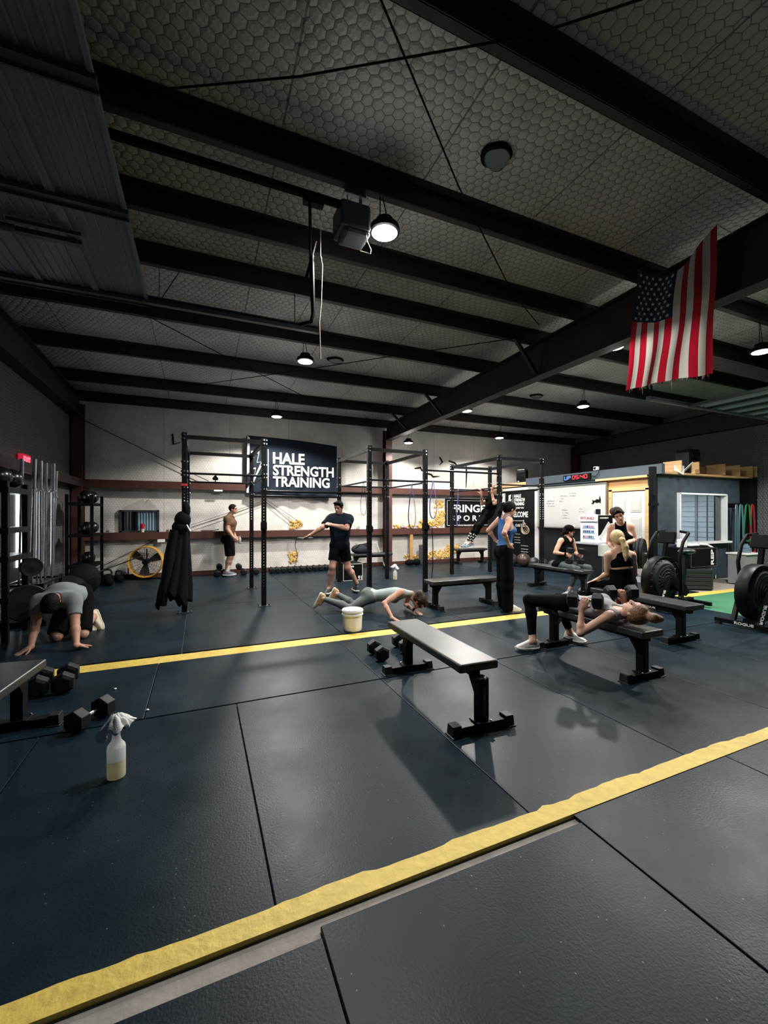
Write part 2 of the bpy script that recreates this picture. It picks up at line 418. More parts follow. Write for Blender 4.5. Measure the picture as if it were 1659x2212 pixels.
# patches of torn insulation showing yellow fibreglass
def torn(pts, seed):
    r = random.Random(seed); m = MB()
    for x, z, w, h in pts:
        for k in range(int(60*w*h/.12)+14):
            a = r.uniform(.012, .045)
            m.sph((x+r.uniform(-.5, .5)*w, YB-r.uniform(0, .03), z+r.uniform(-.5, .5)*h*(1-.5*abs(r.uniform(-1, 1)))), a, 8, sc=(r.uniform(.8, 2.2), .35, r.uniform(.5, 1)), R=Matrix.Rotation(r.uniform(-1.5, 1.5), 3, 'Y'))
    return m
for i, (pts, lab) in enumerate((
    ([(5.95, 1.15, 1.1, .1), (6.7, 1.25, .8, .24), (7.0, 1.45, .35, .45), (6.95, 1.85, .3, .3)], 'ragged yellow fibreglass tear above the lower rail between the second cage and the white-lettered banner'),
    ([(6.2, .2, .9, .18), (7.0, .25, .9, .3), (7.45, .42, .5, .35)], 'ragged yellow fibreglass tear at the foot of the wall near the standing foam roller'),
    ([(9.15, 1.3, .4, .9), (9.0, 1.02, .7, .12)], 'torn yellow fibreglass between the white-lettered banner and the chalk sign'),
    ([(2.42, 1.25, .3, .25)], 'small torn patch of fibreglass under the dark banner, above the lower rail'),
    ([(2.33, .35, .22, .4)], 'small torn patch of fibreglass near the floor by the first cage'),
    ([(4.3, .5, .35, .3)], 'torn yellow fibreglass patch above the bench beside the steel column'))):
    tag(torn(pts, 30+i).build('torn_insulation', FIBER, smooth=80), lab, 'insulation', 'torn wall insulation', kind='stuff')
for i, pts in enumerate(([(6.1, 2.95), (6.3, 2.99), (6.35, 2.9), (6.5, 2.93)], [(6.45, 2.84), (6.7, 2.78), (6.75, 2.72), (7.0, 2.74)], [(7.35, 3.25), (7.55, 3.2), (7.7, 3.08)], [(8.0, 3.2), (8.02, 2.9), (8.0, 2.4)], [(7.0, 3.35), (7.1, 3.2), (7.0, 3.1)], [(-.62, 3.5), (-.6, 3.25), (-.45, 3.3)])):
    tag(MB().tube([(x, YB-.012, z) for x, z in pts], [.02]+[.028]*(len(pts)-2)+[.008], 6).build('wall_slit_panel', BLACKM, smooth=True), None, None, kind='structure')
# ---------------------------------------------------------------- rubber mats and painted lines
def mat_tile(x0, x1, y0, y1, label, k):
    o = MB().box((x0+x1)/2, (y0+y1)/2, -.0085, x1-x0-.005, y1-y0-.005, .017).build('rubber_mat', FLOORM, bevel=.004)
    tag(o, label, 'floor mat', 'rubber floor mats')
G1 = 'rubber mat before the near yellow line, '
for a in ((-1.6, .40, -1.2, 1.463, G1+'at the lower left picture corner'), (.40, 1.708, -1.2, 1.505, G1+'middle one behind a concrete strip'),
          (1.712, 3.0, -1.2, 1.558, G1+'its rounded corner touching the paint'), (3.0, 4.3, -1.2, 1.558, G1+'second right of the concrete strip'), (4.3, 6.4, -1.2, 1.558, G1+'farthest to the right')): mat_tile(*a, 0)
G2 = 'rubber mat behind the near yellow line, '
for a in ((-2.5, -.99, 1.64, 3.545, G2+'at the left picture edge'), (-.99, .265, 1.64, 3.545, G2+'under the towel-topped bottle'), (.265, 1.52, 1.64, 3.545, G2+'pale with lamp sheen, left of the front bench'),
          (1.52, 2.78, 1.64, 3.545, G2+'under the near foot of the front bench'), (2.78, 4.04, 1.64, 3.545, G2+'under the presser\'s head'), (4.04, 5.3, 1.64, 3.545, G2+'right of the dumbbell presser'), (5.3, 7.4, 1.64, 3.545, G2+'under the nearer exercise bike')): mat_tile(*a, 0)
G3 = 'rubber mat along the far yellow line, '
for a in ((-2.5, -.38, 3.558, 4.835, G3+'under the two dumbbells at left'), (-.38, 1.52, 3.558, 4.835, G3+'left of the front bench'), (1.52, 3.345, 3.558, 4.835, G3+'under the far foot of the front bench'),
          (3.345, 5.2, 3.558, 4.835, G3+'under the presser\'s feet'), (5.2, 7.4, 3.558, 4.835, G3+'under the two chatting women')): mat_tile(*a, 0)
fl = MB()
xs = [-2.6, -.18, 1.65, 3.48, 5.31, 7.14, 8.97]; ys = [5.092, 7.6, 10.0, 11.58]
for i in range(len(xs)-1):
    for j in range(len(ys)-1): fl.box((xs[i]+xs[i+1])/2, (ys[j]+ys[j+1])/2, -.0085, xs[i+1]-xs[i]-.01, ys[j+1]-ys[j]-.008, .017)
struct('floor_matting', fl, FLOORM)
struct('floor_turf', MB().box(10, 3.0, -.010, 5.2, 3.7, .014), GREEN)
def stripe(nm, x0, x1, ya, yb, z0, z1, jag, seed):
    r = random.Random(seed); m = MB(); n = int((x1-x0)/.055); top = []; cur = 0
    for i in range(n+1):
        if r.random() < .3: cur = r.uniform(-jag, jag)
        top.append(cur*.8+r.uniform(-.2, .2)*jag)
    for i in range(n):
        a, b = x0+(x1-x0)*i/n, x0+(x1-x0)*(i+1)/n
        v = []
        for z in (z0, z1): v += [(a, ya, z), (b, ya, z), (b, yb+top[i+1], z), (a, yb+top[i], z)]
        f = [(3, 2, 1, 0), (4, 5, 6, 7), (0, 1, 5, 4), (2, 3, 7, 6)]
        if i == 0: f.append((0, 4, 7, 3))
        if i == n-1: f.append((1, 2, 6, 5))
        m.add(v, f)
    return struct(nm, m, YEL)
stripe('trim_1', -2.4, 7.4, 1.556, 1.655, -.018, .0025, .016, 3)
stripe('trim_2', -2.4, 11.5, 4.838, 5.08, -.018, -.010, .004, 4)
# ---------------------------------------------------------------- ceiling holes
def ceil_hole(x, y, rx, ry, lab, rz):
    t = thing('ceiling_patch', lab, 'ceiling patch', (x, y, pz(y)+.196), rz, 'patched holes in the roof insulation', rot=(math.atan(.03)*-1, 0, rz))
    ring = [(math.cos(a)*(1+.1*math.sin(3*a)), math.sin(a)) for a in [2*PI*i/20 for i in range(20)]]
    m = MB(); n = 20
    v = [(p*rx, q*ry, -.004) for p, q in ring]+[(p*rx*.8+.01, q*ry*.8, -.03) for p, q in ring]
    m.add(v, [(i, (i+1) % n, n+(i+1) % n, n+i) for i in range(n)]); m.build('edge', BLACKM, t)
    MB().add([(p*rx*.82, q*ry*.82, -.022) for p, q in ring]+[(p*rx*.82, q*ry*.82, -.010) for p, q in ring], [tuple(range(n)), tuple(range(2*n-1, n-1, -1))]+[(i, (i+1) % n, n+(i+1) % n, n+i) for i in range(n)]).build('panel', mat('dull_blue_patch', (.13, .17, .20), .5, var=.2), t)
ceil_hole(2.31, 2.9, .15, .13, 'dark rimmed patched hole in the roof insulation, the largest overhead', .5)
ceil_hole(2.33, 7.6, .17, .14, 'small dark patched hole in the roof beside the hanging white cord', .3)
ceil_hole(7.5, 7.9, .19, .14, 'small dark round hole in the roof beyond the middle rafter', .2)
# ---------------------------------------------------------------- high-bay lamps
LENS = mat('lamp_lens', (1, 1, 1), .4, emit=(1, .93, .82), es=42)
def lamp(x, y, z, lab, hook_y, power=1, cone=150):
    t = thing('ceiling_lamp', lab, 'lamp', (x, y, z), 0, 'round high-bay lamps')
    MB().lathe([(.03, .12), (.075, .115), (.085, .07), (.128, .05), (.135, .02), (.135, -.002), (.118, -.006)][::-1], 32).build('housing', BLACK, t, smooth=35)
    MB().lathe([(.02, -.022), (.07, -.020), (.105, -.012), (.116, -.003), (.116, .004), (.02, .004)], 32).build('lens', LENS, t, smooth=50)
    zt = pz(hook_y)-z+.02; dy = hook_y-.03-y
    c = MB()
    for s in (-1, 1): c.tube([(s*.05, 0, .1), (s*.03, dy*.4, zt*.5), (s*.012, dy, zt)], .005, 6)
    c.build('hanging_wire', BLACKM, t)
    ld = bpy.data.lights.new('lamp_light', 'SPOT'); ld.energy = LAMP_SPOT*power; ld.color = LAMP_COL; ld.spot_size = math.radians(cone); ld.spot_blend = .22; ld.shadow_soft_size = .10
    lo = bpy.data.objects.new('lamp_light', ld); COL.objects.link(lo); lo.parent = t; lo.location = (0, 0, -.04)
    ud = bpy.data.lights.new('lamp_spill', 'POINT'); ud.energy = LAMP_UP; ud.color = LAMP_COL; ud.shadow_soft_size = .12
    uo = bpy.data.objects.new('lamp_spill', ud); COL.objects.link(uo); uo.parent = t; uo.location = (0, 0, -.16)
for a in ((1.49, 3.40, 3.99, 'brightest round lamp, hanging beside the door opener motor', 3.5, .5), (1.53, 6.62, 3.94, 'round lamp hanging beside the lower end of the white cord', 6.7, .7), (1.64, 10.0, 3.80, 'round lamp above the dark lettered banner on the back wall', 10.05, .8),
          (5.5, 4.25, 3.93, 'round lamp half hidden behind the hanging flag', 4.48, .55, 166), (5.62, 8.12, 3.90, 'round lamp just past the middle rafter, over the cages', 8.3, 1.15), (5.38, 10.6, 3.54, 'round lamp nearest the steel column at the back wall', 10.05, .3),
          (7.55, 3.45, 3.90, 'round lamp cut by the right picture edge, right of the flag', 3.5), (7.68, 6.7, 3.88, 'round lamp on two wires below and left of the flag', 6.7, .45), (8.15, 10.1, 3.80, 'round lamp above the chalk sign', 10.05, .5), (10.9, 3.3, 3.4, 'round lamp over the green turf beyond the right picture edge', 3.5, .6, 150)):
    lamp(*a)
# ---------------------------------------------------------------- left overhead door with opener
DOORM = mat('door_panel_steel', (.16, .20, .235), .5, var=.12, vs=3)
DFR = mat('door_frame_steel', (.045, .055, .065), .5)
t = thing('overhead_door', 'large ribbed steel overhead door rolled up flat under the roof', 'garage door', (-1.42, 2.6, 3.9))
t.scale = (.9, 1, 1)
for i in range(4):
    m = MB(); x0 = -1.12+.53*i
    m.box(x0+.262, 0, 0, .52, 5.5, .03)
    for k in (.09, .17, .25, .33, .41): m.box(x0+k, 0, -.02, .018, 5.46, .012)
    m.box(x0+.012, 0, -.025, .03, 5.5, .03); m.box(x0+.51, 0, -.025, .03, 5.5, .03)
    s = m.build('section', DOORM, t)
st = MB()
for y in (-2.72, -1.1, .12, 1.22, 2.7): st.box(-.06, y, -.05, 2.14, .07, .035); st.box(-.06, y+.04, -.06, 2.14, .012, .05)
st.build('stile', DFR, t)
m = MB(); m.box(.3, 1.75, -.075, .5, .06, .04); m.box(.3, 1.62, -.07, .55, .03, .03); m.cyl((-.35, 1.72, -.08), (.05, 1.72, -.08), .03); m.build('lock_bar', DFR, t)
t = thing('door_track', 'dark steel track and bracket carrying the overhead door', 'track', (0, 5.32, 3.87))
m = MB(); m.box(-.6, .0, 0, 4.0, .012, .075); m.box(-.6, -.03, .036, 4.0, .06, .01); m.box(-.6, -.03, -.036, 4.0, .06, .01); m.build('rail', mat('track_steel', (.05, .06, .07), .45), t)
m = MB()
for x in (-1.6, -.42, 1.1): m = MB(); m.bar((x, .02, .02), (x, .03, .5), .03, .005); m.bar((x, .02, .02), (x+.25, .03, .5), .03, .005); m.build('hanger_strap', BLACK, t)
t = thing('door_opener', 'dark overhead door opener motor on a long rail beside the brightest lamp', 'door opener', (1.2, 3.45, 4.02))
m = MB(); m.box(0, 0, 0, .27, .26, .22); m.box(.02, 0, -.125, .22, .22, .05, taper=1.1); m.build('motor_case', mat('opener_grey', (.055, .065, .075), .45), t, bevel=.03)
MB().box(-1.55, -.1, .06, 3.0, .045, .045).build('rail', BLACKM, t)
m = MB(); m.bar((0, .05, .1), (-.02, .08, .36), .03, .004); m.bar((.1, .05, .1), (.12, .1, .36), .03, .004); m.box(.05, .05, .3, .2, .04, .03); m.build('bracket', STEEL, t)
MB().box(-.36, -.1, .02, .16, .06, .07).build('trolley', BLACK, t)
m = MB(); m.tube([(-.39, -.1, 0), (-.38, -.1, -.55), (-.365, -.1, -.9)], .013, 6); m.tube([(-.37, -.1, -.42), (-.36, -.1, -.88), (-.38, -.1, -.96), (-.47, -.1, -1.0)], .016, 6); m.tube([(-.34, -.1, -.3), (-.42, -.1, -.62)], .012, 6); m.build('door_arm', BLACK, t, smooth=True)
CORD = mat('white_cord', (.72, .66, .55), .6)
m = MB(); m.tube([(-.3, -.1, .0), (-.3, -.1, -.42)], .003, 6); m.tube([(-.3, -.1, -.42), (-.285, -.1, -.48), (-.295, -.1, -.8), (-.31, -.1, -.95), (-.3, -.1, -1.25)], .0045, 6); m.sph((-.3, -.1, -.43), .012, 8, sc=(1, 1, 1.8)); m.build('release_cord', CORD, t, smooth=True)
MB().tube([(.09, -.1, -.09), (.1, -.12, -.2), (.13, -.13, -.27), (.12, -.14, -.31), (.03, -.14, -.31)], .004, 6).build('power_cord', CORD, t, smooth=True)
# right overhead door, raised
DOORR = mat('door_panel_pale', (.36, .42, .46), .5)
t = thing('overhead_door', 'pale slatted overhead door raised under the roof right of the flag', 'garage door', (10.6, 3.45, 3.62))
for i in range(7):
    m = MB(); x0 = -1.95+.55*i; m.box(x0+.24, 0, .01, .42, 3.2, .03)
    for k in (.1, .24, .38): m.box(x0+k, 0, -.012, .016, 3.16, .014)
    m.build('section', DOORR, t)
m = MB()
for i in range(8): m.box(-1.98+.55*i, 0, -.02, .1, 3.24, .045)
m.box(0, 1.6, -.02, 3.95, .05, .05); m.box(0, -1.6, -.02, 3.95, .05, .05); m.build('stile', DFR, t)
t = thing('door_track', 'steel track with a vee hanger below the flag, for the pale overhead door', 'track', (9.7, 5.12, 3.62))
m = MB(); m.box(.4, 0, 0, 5.3, .012, .07); m.box(.4, -.03, .033, 5.3, .06, .008); m.box(.4, -.03, -.033, 5.3, .06, .008); m.build('rail', mat('track_steel_pale', (.28, .32, .35), .4, .6), t)
m = MB(); m.bar((-2.1, .0, .02), (-2.1, .02, .75), .04, .006); m.bar((-2.1, .0, .02), (-2.5, .02, .72), .04, .006); m.build('hanger_strap', BLACK, t)
# ================================================================ PULL-UP RIG
RX = [-.22, .97, 2.85, 4.02, 5.81, 6.98]; RY = (7.2, 9.03); RH = 2.77; UW = .075
rig = thing('pull_up_rig', 'long black steel pull-up rig of three cages along the back of the room', 'pull-up rig', (3.4, 8.1, 0))
def rl(x, y, z): return (x-3.4, y-8.1, z)
def upright_mesh():
    m = MB(); h = UW/2; r = .0125; pitch = .05; za, zb = .30, 2.0
    def face(ux, nrm):
        ux, nrm, uz = Vector(ux), Vector(nrm), Vector((0, 0, 1)); o = nrm*h
        def P(a, z): return o+ux*a+uz*z
        m.add([P(-h, 0), P(h, 0), P(h, za), P(-h, za)], [(0, 1, 2, 3)]); m.add([P(-h, zb), P(h, zb), P(h, RH), P(-h, RH)], [(0, 1, 2, 3)])
        n = round((zb-za)/pitch)
        for i in range(n):
            z0 = za+i*pitch; c = z0+pitch/2
            if 1.16 < c < 1.38:
                m.add([P(-h, z0), P(h, z0), P(h, z0+pitch), P(-h, z0+pitch)], [(0, 1, 2, 3)]); continue
            hx = [(r*math.cos(k*PI/3+PI/2), c+r*math.sin(k*PI/3+PI/2)) for k in range(6)]
            v = [P(-h, z0), P(h, z0), P(h, z0+pitch), P(-h, z0+pitch)]+[P(*q) for q in hx]
            m.add(v, [(0, 1, 7, 6, 5, 4, 3)[:0] or (1, 2, 4, 9, 8, 7), (3, 0, 7, 6, 5, 4), (0, 1, 7), (2, 3, 4)])
    face((1, 0, 0), (0, -1, 0)); face((-1, 0, 0), (0, 1, 0)); face((0, 1, 0), (1, 0, 0)); face((0, -1, 0), (-1, 0, 0))
    m.box(0, 0, RH+.003, UW, UW, .008)
    for z in (2.74, 2.68, 2.33, 2.18, 2.12, 1.93):
        for n in ((0, -1), (1, 0), (-1, 0)):
            p = Vector((n[0]*h, n[1]*h, z)); m.cyl(p, p+Vector((n[0], n[1], 0))*.016, .017, .013, 8, mi=1)
    return m
um = upright_mesh().build('upright', [BLACK, BOLTM], rig).data
bpy.data.objects.remove(bpy.data.objects['upright'])
fm = MB(); fm.box(0, 0, .004, .22, .13, .008)
for s in (-1, 1): fm.cyl((s*.085, -.03, .008), (s*.085, -.03, .03), .014, n=6); fm.cyl((s*.085, .03, .008), (s*.085, .03, .03), .014, n=6)
fme = fm.build('base_plate', mat('plate_worn', (.10, .10, .11), .4, .6), rig).data; bpy.data.objects.remove(bpy.data.objects['base_plate'])
def mk(nm, me, par, loc=(0, 0, 0)):
    o = bpy.data.objects.new(nm, me); COL.objects.link(o); o.parent = par; o.location = loc; return o
for x in RX:
    for y in RY:
        u = mk('upright', um, rig, rl(x, y, 0)); mk('base_plate', fme, u)
def xm(p0, p1, w=.06, h=.06): MB().bar(rl(*p0), rl(*p1), w, h).build('crossmember', BLACK, rig)
def pb(p0, p1, r=.017, nm='pull_up_bar'): MB().cyl(rl(*p0), rl(*p1), r, n=12).build(nm, BLACK, rig, smooth=True)
e = UW/2
for i in (0, 2, 4):
    a, b = RX[i], RX[i+1]
    for y in RY:
        xm((a+e, y, 2.71), (b-e, y, 2.71)); pb((a+e, y, 2.15), (b-e, y, 2.15))
    for x in (a, b):
        xm((x, RY[0]+e, 2.71), (x, RY[1]-e, 2.71)); pb((x, RY[0]+e, 2.085 if i == 4 else 2.13), (x, RY[1]-e, 2.085 if i == 4 else 2.13))
for y in RY: pb((RX[1]+e, y, 1.9), (RX[2]-e, y, 1.9), .02)
pb((RX[3]+e, RY[0], 2.38), (RX[4]-e, RY[0], 2.38), .02); pb((RX[3]+e, RY[1], 2.33), (RX[4]-e, RY[1], 2.33), .02)
for x, y, z in ((.97, 7.2, 1.32), (2.85, 7.2, 1.25), (4.02, 7.2, 1.27)):
    m = MB(); m.box(0, 0, 0, .09, .09, .13); m.box(0, -.08, -.04, .05, .1, .02); m.box(0, -.125, 0, .05, .012, .09)
    m.build('barbell_hook', BLACKM, rig).location = rl(x, y, z)
# a spade-shaped ornament on the rear bar and a red band on the front upright
m = MB(); m.prism([(-.012, 0), (.012, 0), (.008, .03), (.05, .035), (.055, .07), (0, .14), (-.055, .07), (-.05, .035), (-.008, .03)], (0, 0, 0), (1, 0, 0), (0, 0, 1), (0, .012, 0))
o = m.build('spade_ornament', BLACKM); o.location = (.28, 9.0, 2.165); tag(o, 'small black spade shape standing on the pull-up bar of the cage before the banner', 'ornament')
m = MB(); m.box(0, 0, 0, .085, .085, .035); o = m.build('red_band', mat('red_rubber', (.55, .03, .04), .5)); o.location = (-.22, 7.2, 1.97)
tag(o, 'red rubber band around the front upright above the hanging black clothes', 'band')
# ---------------------------------------------------------------- clothes hung on the upright
CLOTH = mat('black_cloth', (.0035, .0035, .0045), .9, spec=.2, bump=.25, bs=30)
t = thing('hanging_jacket', 'long black jacket hung over the leftmost front upright of the rig', 'jacket', (-.24, 7.08, 0))
def drape(u, v):
    a = u*2*PI; z = 1.36-1.12*v; r = .07+.15*v**.8
    f = 1+.16*math.sin(7*a+2*v)+.09*math.sin(13*a+5*v)*v
    return (math.cos(a)*r*f*1.0-.09*v-.02, math.sin(a)*r*.55*f-.035*v, z+(.10*math.sin(3*a+.6)+.05*math.sin(9*a))*v**3)
m = MB(); m.grid(drape, 56, 24); m.build('body', CLOTH, t, smooth=60, solid=.012)
m = MB(); m.sph((.0, -.05, 1.43), .115, 18, sc=(1, .8, 1.15)); m.sph((.05, -.04, 1.58), .075, 14, sc=(.8, .9, 1.7)); m.sph((-.03, -.05, 1.32), .12, 14, sc=(1, .8, .9)); m.build('hood', CLOTH, t, smooth=80)
m = MB(); m.tube([(-.1, -.08, 1.28), (-.17, -.1, .9), (-.23, -.1, .5), (-.26, -.09, .17)], [.07, .075, .065, .05], 12); m.build('sleeve', CLOTH, t, smooth=80)
MB().bar((.06, -.14, 1.36), (.11, -.16, 1.26), .03, .006).build('tag', PRINT, t)
# ---------------------------------------------------------------- hanging straps and bands
BLUEB = mat('indigo_band', (.06, .055, .17), .5)
def loop(nm, lab, cat, m, x, y, z0, z1, w, r, flat=.4, wy=.02):
    pts = [(x+w*math.sin(2*PI*k/28)*(.35+.65*(1-math.cos(2*PI*k/28))/2), y+wy*math.sin(4*PI*k/28), z0-(z0-z1)*(1-math.cos(2*PI*k/28))/2) for k in range(28)]
    tag(MB().tube(pts, r, 8, closed=True, flat=flat).build(nm, m, smooth=True), lab, cat, 'straps hanging from the rig')
loop('resistance_band', 'purple resistance band hanging inside the middle cage, its loop reaching the lower rail', 'band', BLUEB, 4.0, 7.72, 2.15, 1.22, .10, .012)
loop('resistance_band', 'purple resistance band hanging between two cages, ending above the torn wall', 'band', BLUEB, 5.25, 9.0, 2.35, 1.42, .12, .014)
loop('suspension_strap', 'black strap loop hanging from the side bar at the entrance of the middle cage', 'strap', BLACKM, 2.85, 7.5, 2.15, 1.5, .07, .009)
loop('resistance_band', 'dark blue band hanging in front of the white-lettered banner', 'band', BLUEB, 5.81, 8.75, 2.13, 1.25, .05, .016)
tag(MB().tube([(4.06, 7.14, 1.28), (4.13, 7.12, 1.26), (4.145, 7.12, .9), (4.15, 7.13, .5), (4.12, 7.12, .28)], .008, 6).build('jump_rope', BLACKM, smooth=True), 'thin black rope hanging from the upright beside the long bench', 'rope')
# ================================================================ BENCHES
def bench(lab, loc, rz, L=1.28, off=0, w=.30, span=1.2, grip=True, group='flat weight benches', ladder=True, foot=.5):
    t = thing('flat_bench', lab, 'bench', loc, rz, group)
    MB().box(0, off, .433, w, L, .062).build('seat_pad', VINYL, t, bevel=.014, seg=3)
    m = MB(); m.box(0, off, .378, .075, L-.1, .05); m.box(0, off+L/2-.09, .392, w*.8, .06, .02); m.box(0, off-L/2+.09, .392, w*.8, .06, .02)
    m.build('frame', BLACK, t, bevel=.004)
    for s in (-1, 1):
        y = s*span/2
        p = MB(); p.box(0, y, .21, .075, .075, .32)
        p.prism([(-.037, 0), (.11, 0), (.037, -.11), (-.037, -.11)] if s < 0 else [(-.11, 0), (.037, 0), (.037, -.11), (-.037, -.11)], (-.037, y, .36), (0, 1, 0), (0, 0, 1), (.074, 0, 0))
        p.box(0, y, .065, .13, .11, .012)
        for z, dx in ((.375, .0), (.07, .05), (.07, -.05)): p.cyl((dx, y+s*.037, z), (dx, y+s*.05, z), .012, .010, 8, mi=1)
        lg = p.build('leg', [BLACK, BOLTM], t, bevel=.003)
        if ladder and s < 0:
            q = MB(); q.box(.0, y-.039, .20, .022, .004, .2); q.build('label_strip', mat('label_strip', (.05, .052, .055), .4), lg)
        f = MB(); f.box(0, y, .035, foot-.06, .075, .05); ft = f.build('foot', BLACK, t, bevel=.003)
        for k in (-1, 1):
            c = MB(); c.box(k*(foot/2-.035), y, .042, .075, .088, .07, taper=.88); c.box(k*(foot/2-.035), y, .004, .09, .11, .008); c.build('end_cap', BLKGLOSS if False else mat('cap_rubber', (.009, .0095, .011), .5), ft, bevel=.004)
    return t
bench('long empty flat bench in the middle of the near floor, scuffed and sheen-grey on top', (1.82, 3.03, 0), math.radians(-1.5), L=1.31, w=.32, off=.07)
bench('black flat bench carrying the woman who presses dumbbells', (3.72, 3.12, 0), 0, L=1.26, span=1.05, w=.29)
bench('black flat bench behind the presser, the blonde woman on its far end', (5.26, 3.68, 0), math.radians(-2), L=1.34, span=1.0, w=.32, foot=.56)
bench('black flat bench crossways by the rig, between push-up woman and blue tank', (3.97, 5.85, 0), PI/2, L=1.3, span=1.04, w=.32, foot=.42)
bench('black flat bench under the seated person in the cap', (6.62, 6.36, 0), math.radians(3), L=1.36, span=1.14, w=.30, foot=.48)
bench('black flat bench cut off by the left picture edge', (-1.23, 3.15, 0), math.radians(-6), L=1.28, span=1.2, w=.30, foot=.5)
bench('black bench at the back wall under the hanging blonde athlete', (7.75, 11.0, 0), PI/2, L=1.1, span=.9, group=None, ladder=False, foot=.36)
bench('black bench by the steel column with a dark bag on it', (4.3, 10.7, 0), PI/2, L=1.15, span=.95, group=None, ladder=False, foot=.4)
# ================================================================ DUMBBELLS
def dumbbell0(lab, loc, rz, s=1, group=None, rot=None):
    t = thing('dumbbell', lab, 'dumbbell', loc, rz, group, rot=rot, scale=s)
    for k in (-1, 1):
        prof = [(.052, .062), (.076, .074), (.076, .150), (.050, .166)]
        m = MB(); v = []
        for r, x in prof:
            for i in range(6):
                a = PI/3*i+PI/6; v.append((k*x, math.cos(a)*r/math.cos(PI/6)*.92, math.sin(a)*r/math.cos(PI/6)*.92))
        f = [(j*6+i, j*6+(i+1) % 6, (j+1)*6+(i+1) % 6, (j+1)*6+i) for j in range(3) for i in range(6)]+[tuple(range(6)), tuple(range(23, 17, -1))]
        m.add(v, f); m.build('head', RUB, t, bevel=.004)
    MB().lathe([(.011, -.07), (.013, -.055), (.0165, 0), (.013, .055), (.011, .07)], 14, ax=(1, 0, 0)).build('handle', CHROME, t, smooth=True)
    return t
HZ = .0755
db0 = dumbbell0('black hex dumbbell beside the far foot of the front bench, the outer of the pair', (1.72, 4.1, HZ), math.radians(88), 1.0, 'pair by the front bench')
def db(lab, loc, rz, s=1, group=None, rot=None):
    return dup(db0, (loc[0], loc[1], loc[2] if len(loc) > 2 else HZ*s), rz, lab, group, rot=rot, scale=s)
db('black hex dumbbell behind the far leg of the front bench, the inner of the pair', (2.06, 4.22), math.radians(84), 1.0, 'pair by the front bench')
db('black hex dumbbell lying next to the cut-off bench, the one nearer its leg', (-1.25, 4.46), math.radians(97), 1.12, 'pair by the cut-off bench')
db('black hex dumbbell lying next to the cut-off bench, the one nearer the yellow line end', (-1.07, 4.47), math.radians(95), 1.12, 'pair by the cut-off bench')
db('black hex dumbbell with a worn bright handle lying behind the spray bottle', (-.72, 3.62), math.radians(58), 1.0, 'dumbbell by the bottle')['label']
for i, x in enumerate((.35, .52, .98, 1.28, 1.68, 1.82, 1.97, 2.13, 2.30, 2.47, 2.64, 2.81, 2.97, 3.13)):
    o = db('black hex dumbbell in the long row on the floor along the back wall', (x+.03, 11.18), PI/2, .98, 'dumbbell row along the back wall')
for i, (x, y, z) in enumerate(((.44, 11.22, .22), (.9, 11.25, .2))): 
    db('black hex dumbbell lying on top of the row behind the man in brown' if i == 0 else 'black hex dumbbell on top of the row beside the brown-shirted man', (x, y, z), PI/2, .95, 'dumbbell row along the back wall')
# ---------------------------------------------------------------- kettlebells and clutter by the fan
def kettlebell(x, y, s, lab, rz):
    t = thing('kettlebell', lab, 'kettlebell', (x, y, 0), rz, 'kettlebells by the fan', scale=s)
    MB().lathe([(.06, 0), (.085, .02), (.105, .08), (.095, .14), (.06, .175), (.02, .185)], 20).build('bell', BLACKM, t, smooth=50)
    MB().tube([(.06, 0, .15), (.075, 0, .21), (.06, 0, .26), (0, 0, .275), (-.06, 0, .26), (-.075, 0, .21), (-.06, 0, .15)], .016, 10).build('handle', BLACK, t, smooth=True)
KL = 'black kettlebell left of the yellow drum fan, '
for a in ((-2.08, 10.95, 1.0, KL+'at the left end', .3), (-1.86, 10.85, 1.15, KL+'second from the left end', 0), (-1.66, 10.98, .95, KL+'nearest the fan', -.4), (-1.78, 10.55, .9, KL+'standing in front of the others', .2)): kettlebell(*a)
# ---------------------------------------------------------------- drum fan
FY = mat('fan_yellow', (.62, .34, .05), .45, var=.15)
t = thing('drum_fan', 'yellow rimmed drum fan standing on the floor at the back wall under the window', 'fan', (-1.15, 11.22, .42), math.radians(-8))
m = MB(); m.lathe([(.345, -.12), (.36, -.12), (.36, .12), (.345, .12), (.335, .1), (.335, -.1), (.345, -.12)], 48, ax=(0, 1, 0), cap=False); m.build('drum', FY, t, smooth=35)
m = MB()
for r in (.06, .11, .16, .21, .26, .31): m.tube([(r*math.cos(a), -.115, r*math.sin(a)) for a in [2*PI*k/36 for k in range(36)]], .0025, 5, closed=True)
for k in range(16): a = 2*PI*k/16; m.cyl((.05*math.cos(a), -.117, .05*math.sin(a)), (.34*math.cos(a), -.115, .34*math.sin(a)), .003, n=5)
m.cyl((0, -.12, 0), (0, -.1, 0), .06); m.build('guard_grille', BLACKM, t)
m = MB()
for k in range(3):
    a = 2*PI*k/3+.4
    m.grid(lambda u, v, a=a: ((.06+.26*u)*math.cos(a+(v-.5)*.9*(1-.3*u)), (v-.5)*.08, (.06+.26*u)*math.sin(a+(v-.5)*.9*(1-.3*u))), 6, 6)
m.cyl((0, -.05, 0), (0, .08, 0), .07); m.build('blade', mat('fan_blade', (.03, .03, .032), .5), t, solid=.004)
MB().box(0, .06, -.01, .02, .02, .6).build('motor_mount', BLACKM, t)
m = MB()
for s in (-1, 1): m.tube([(s*.375, 0, .02), (s*.375, .02, -.3), (s*.33, .06, -.405)], .014, 8)
m.tube([(-.33, .06, -.405), (.33, .06, -.405)], .014, 8); m.build('stand', BLACKM, t, smooth=True)
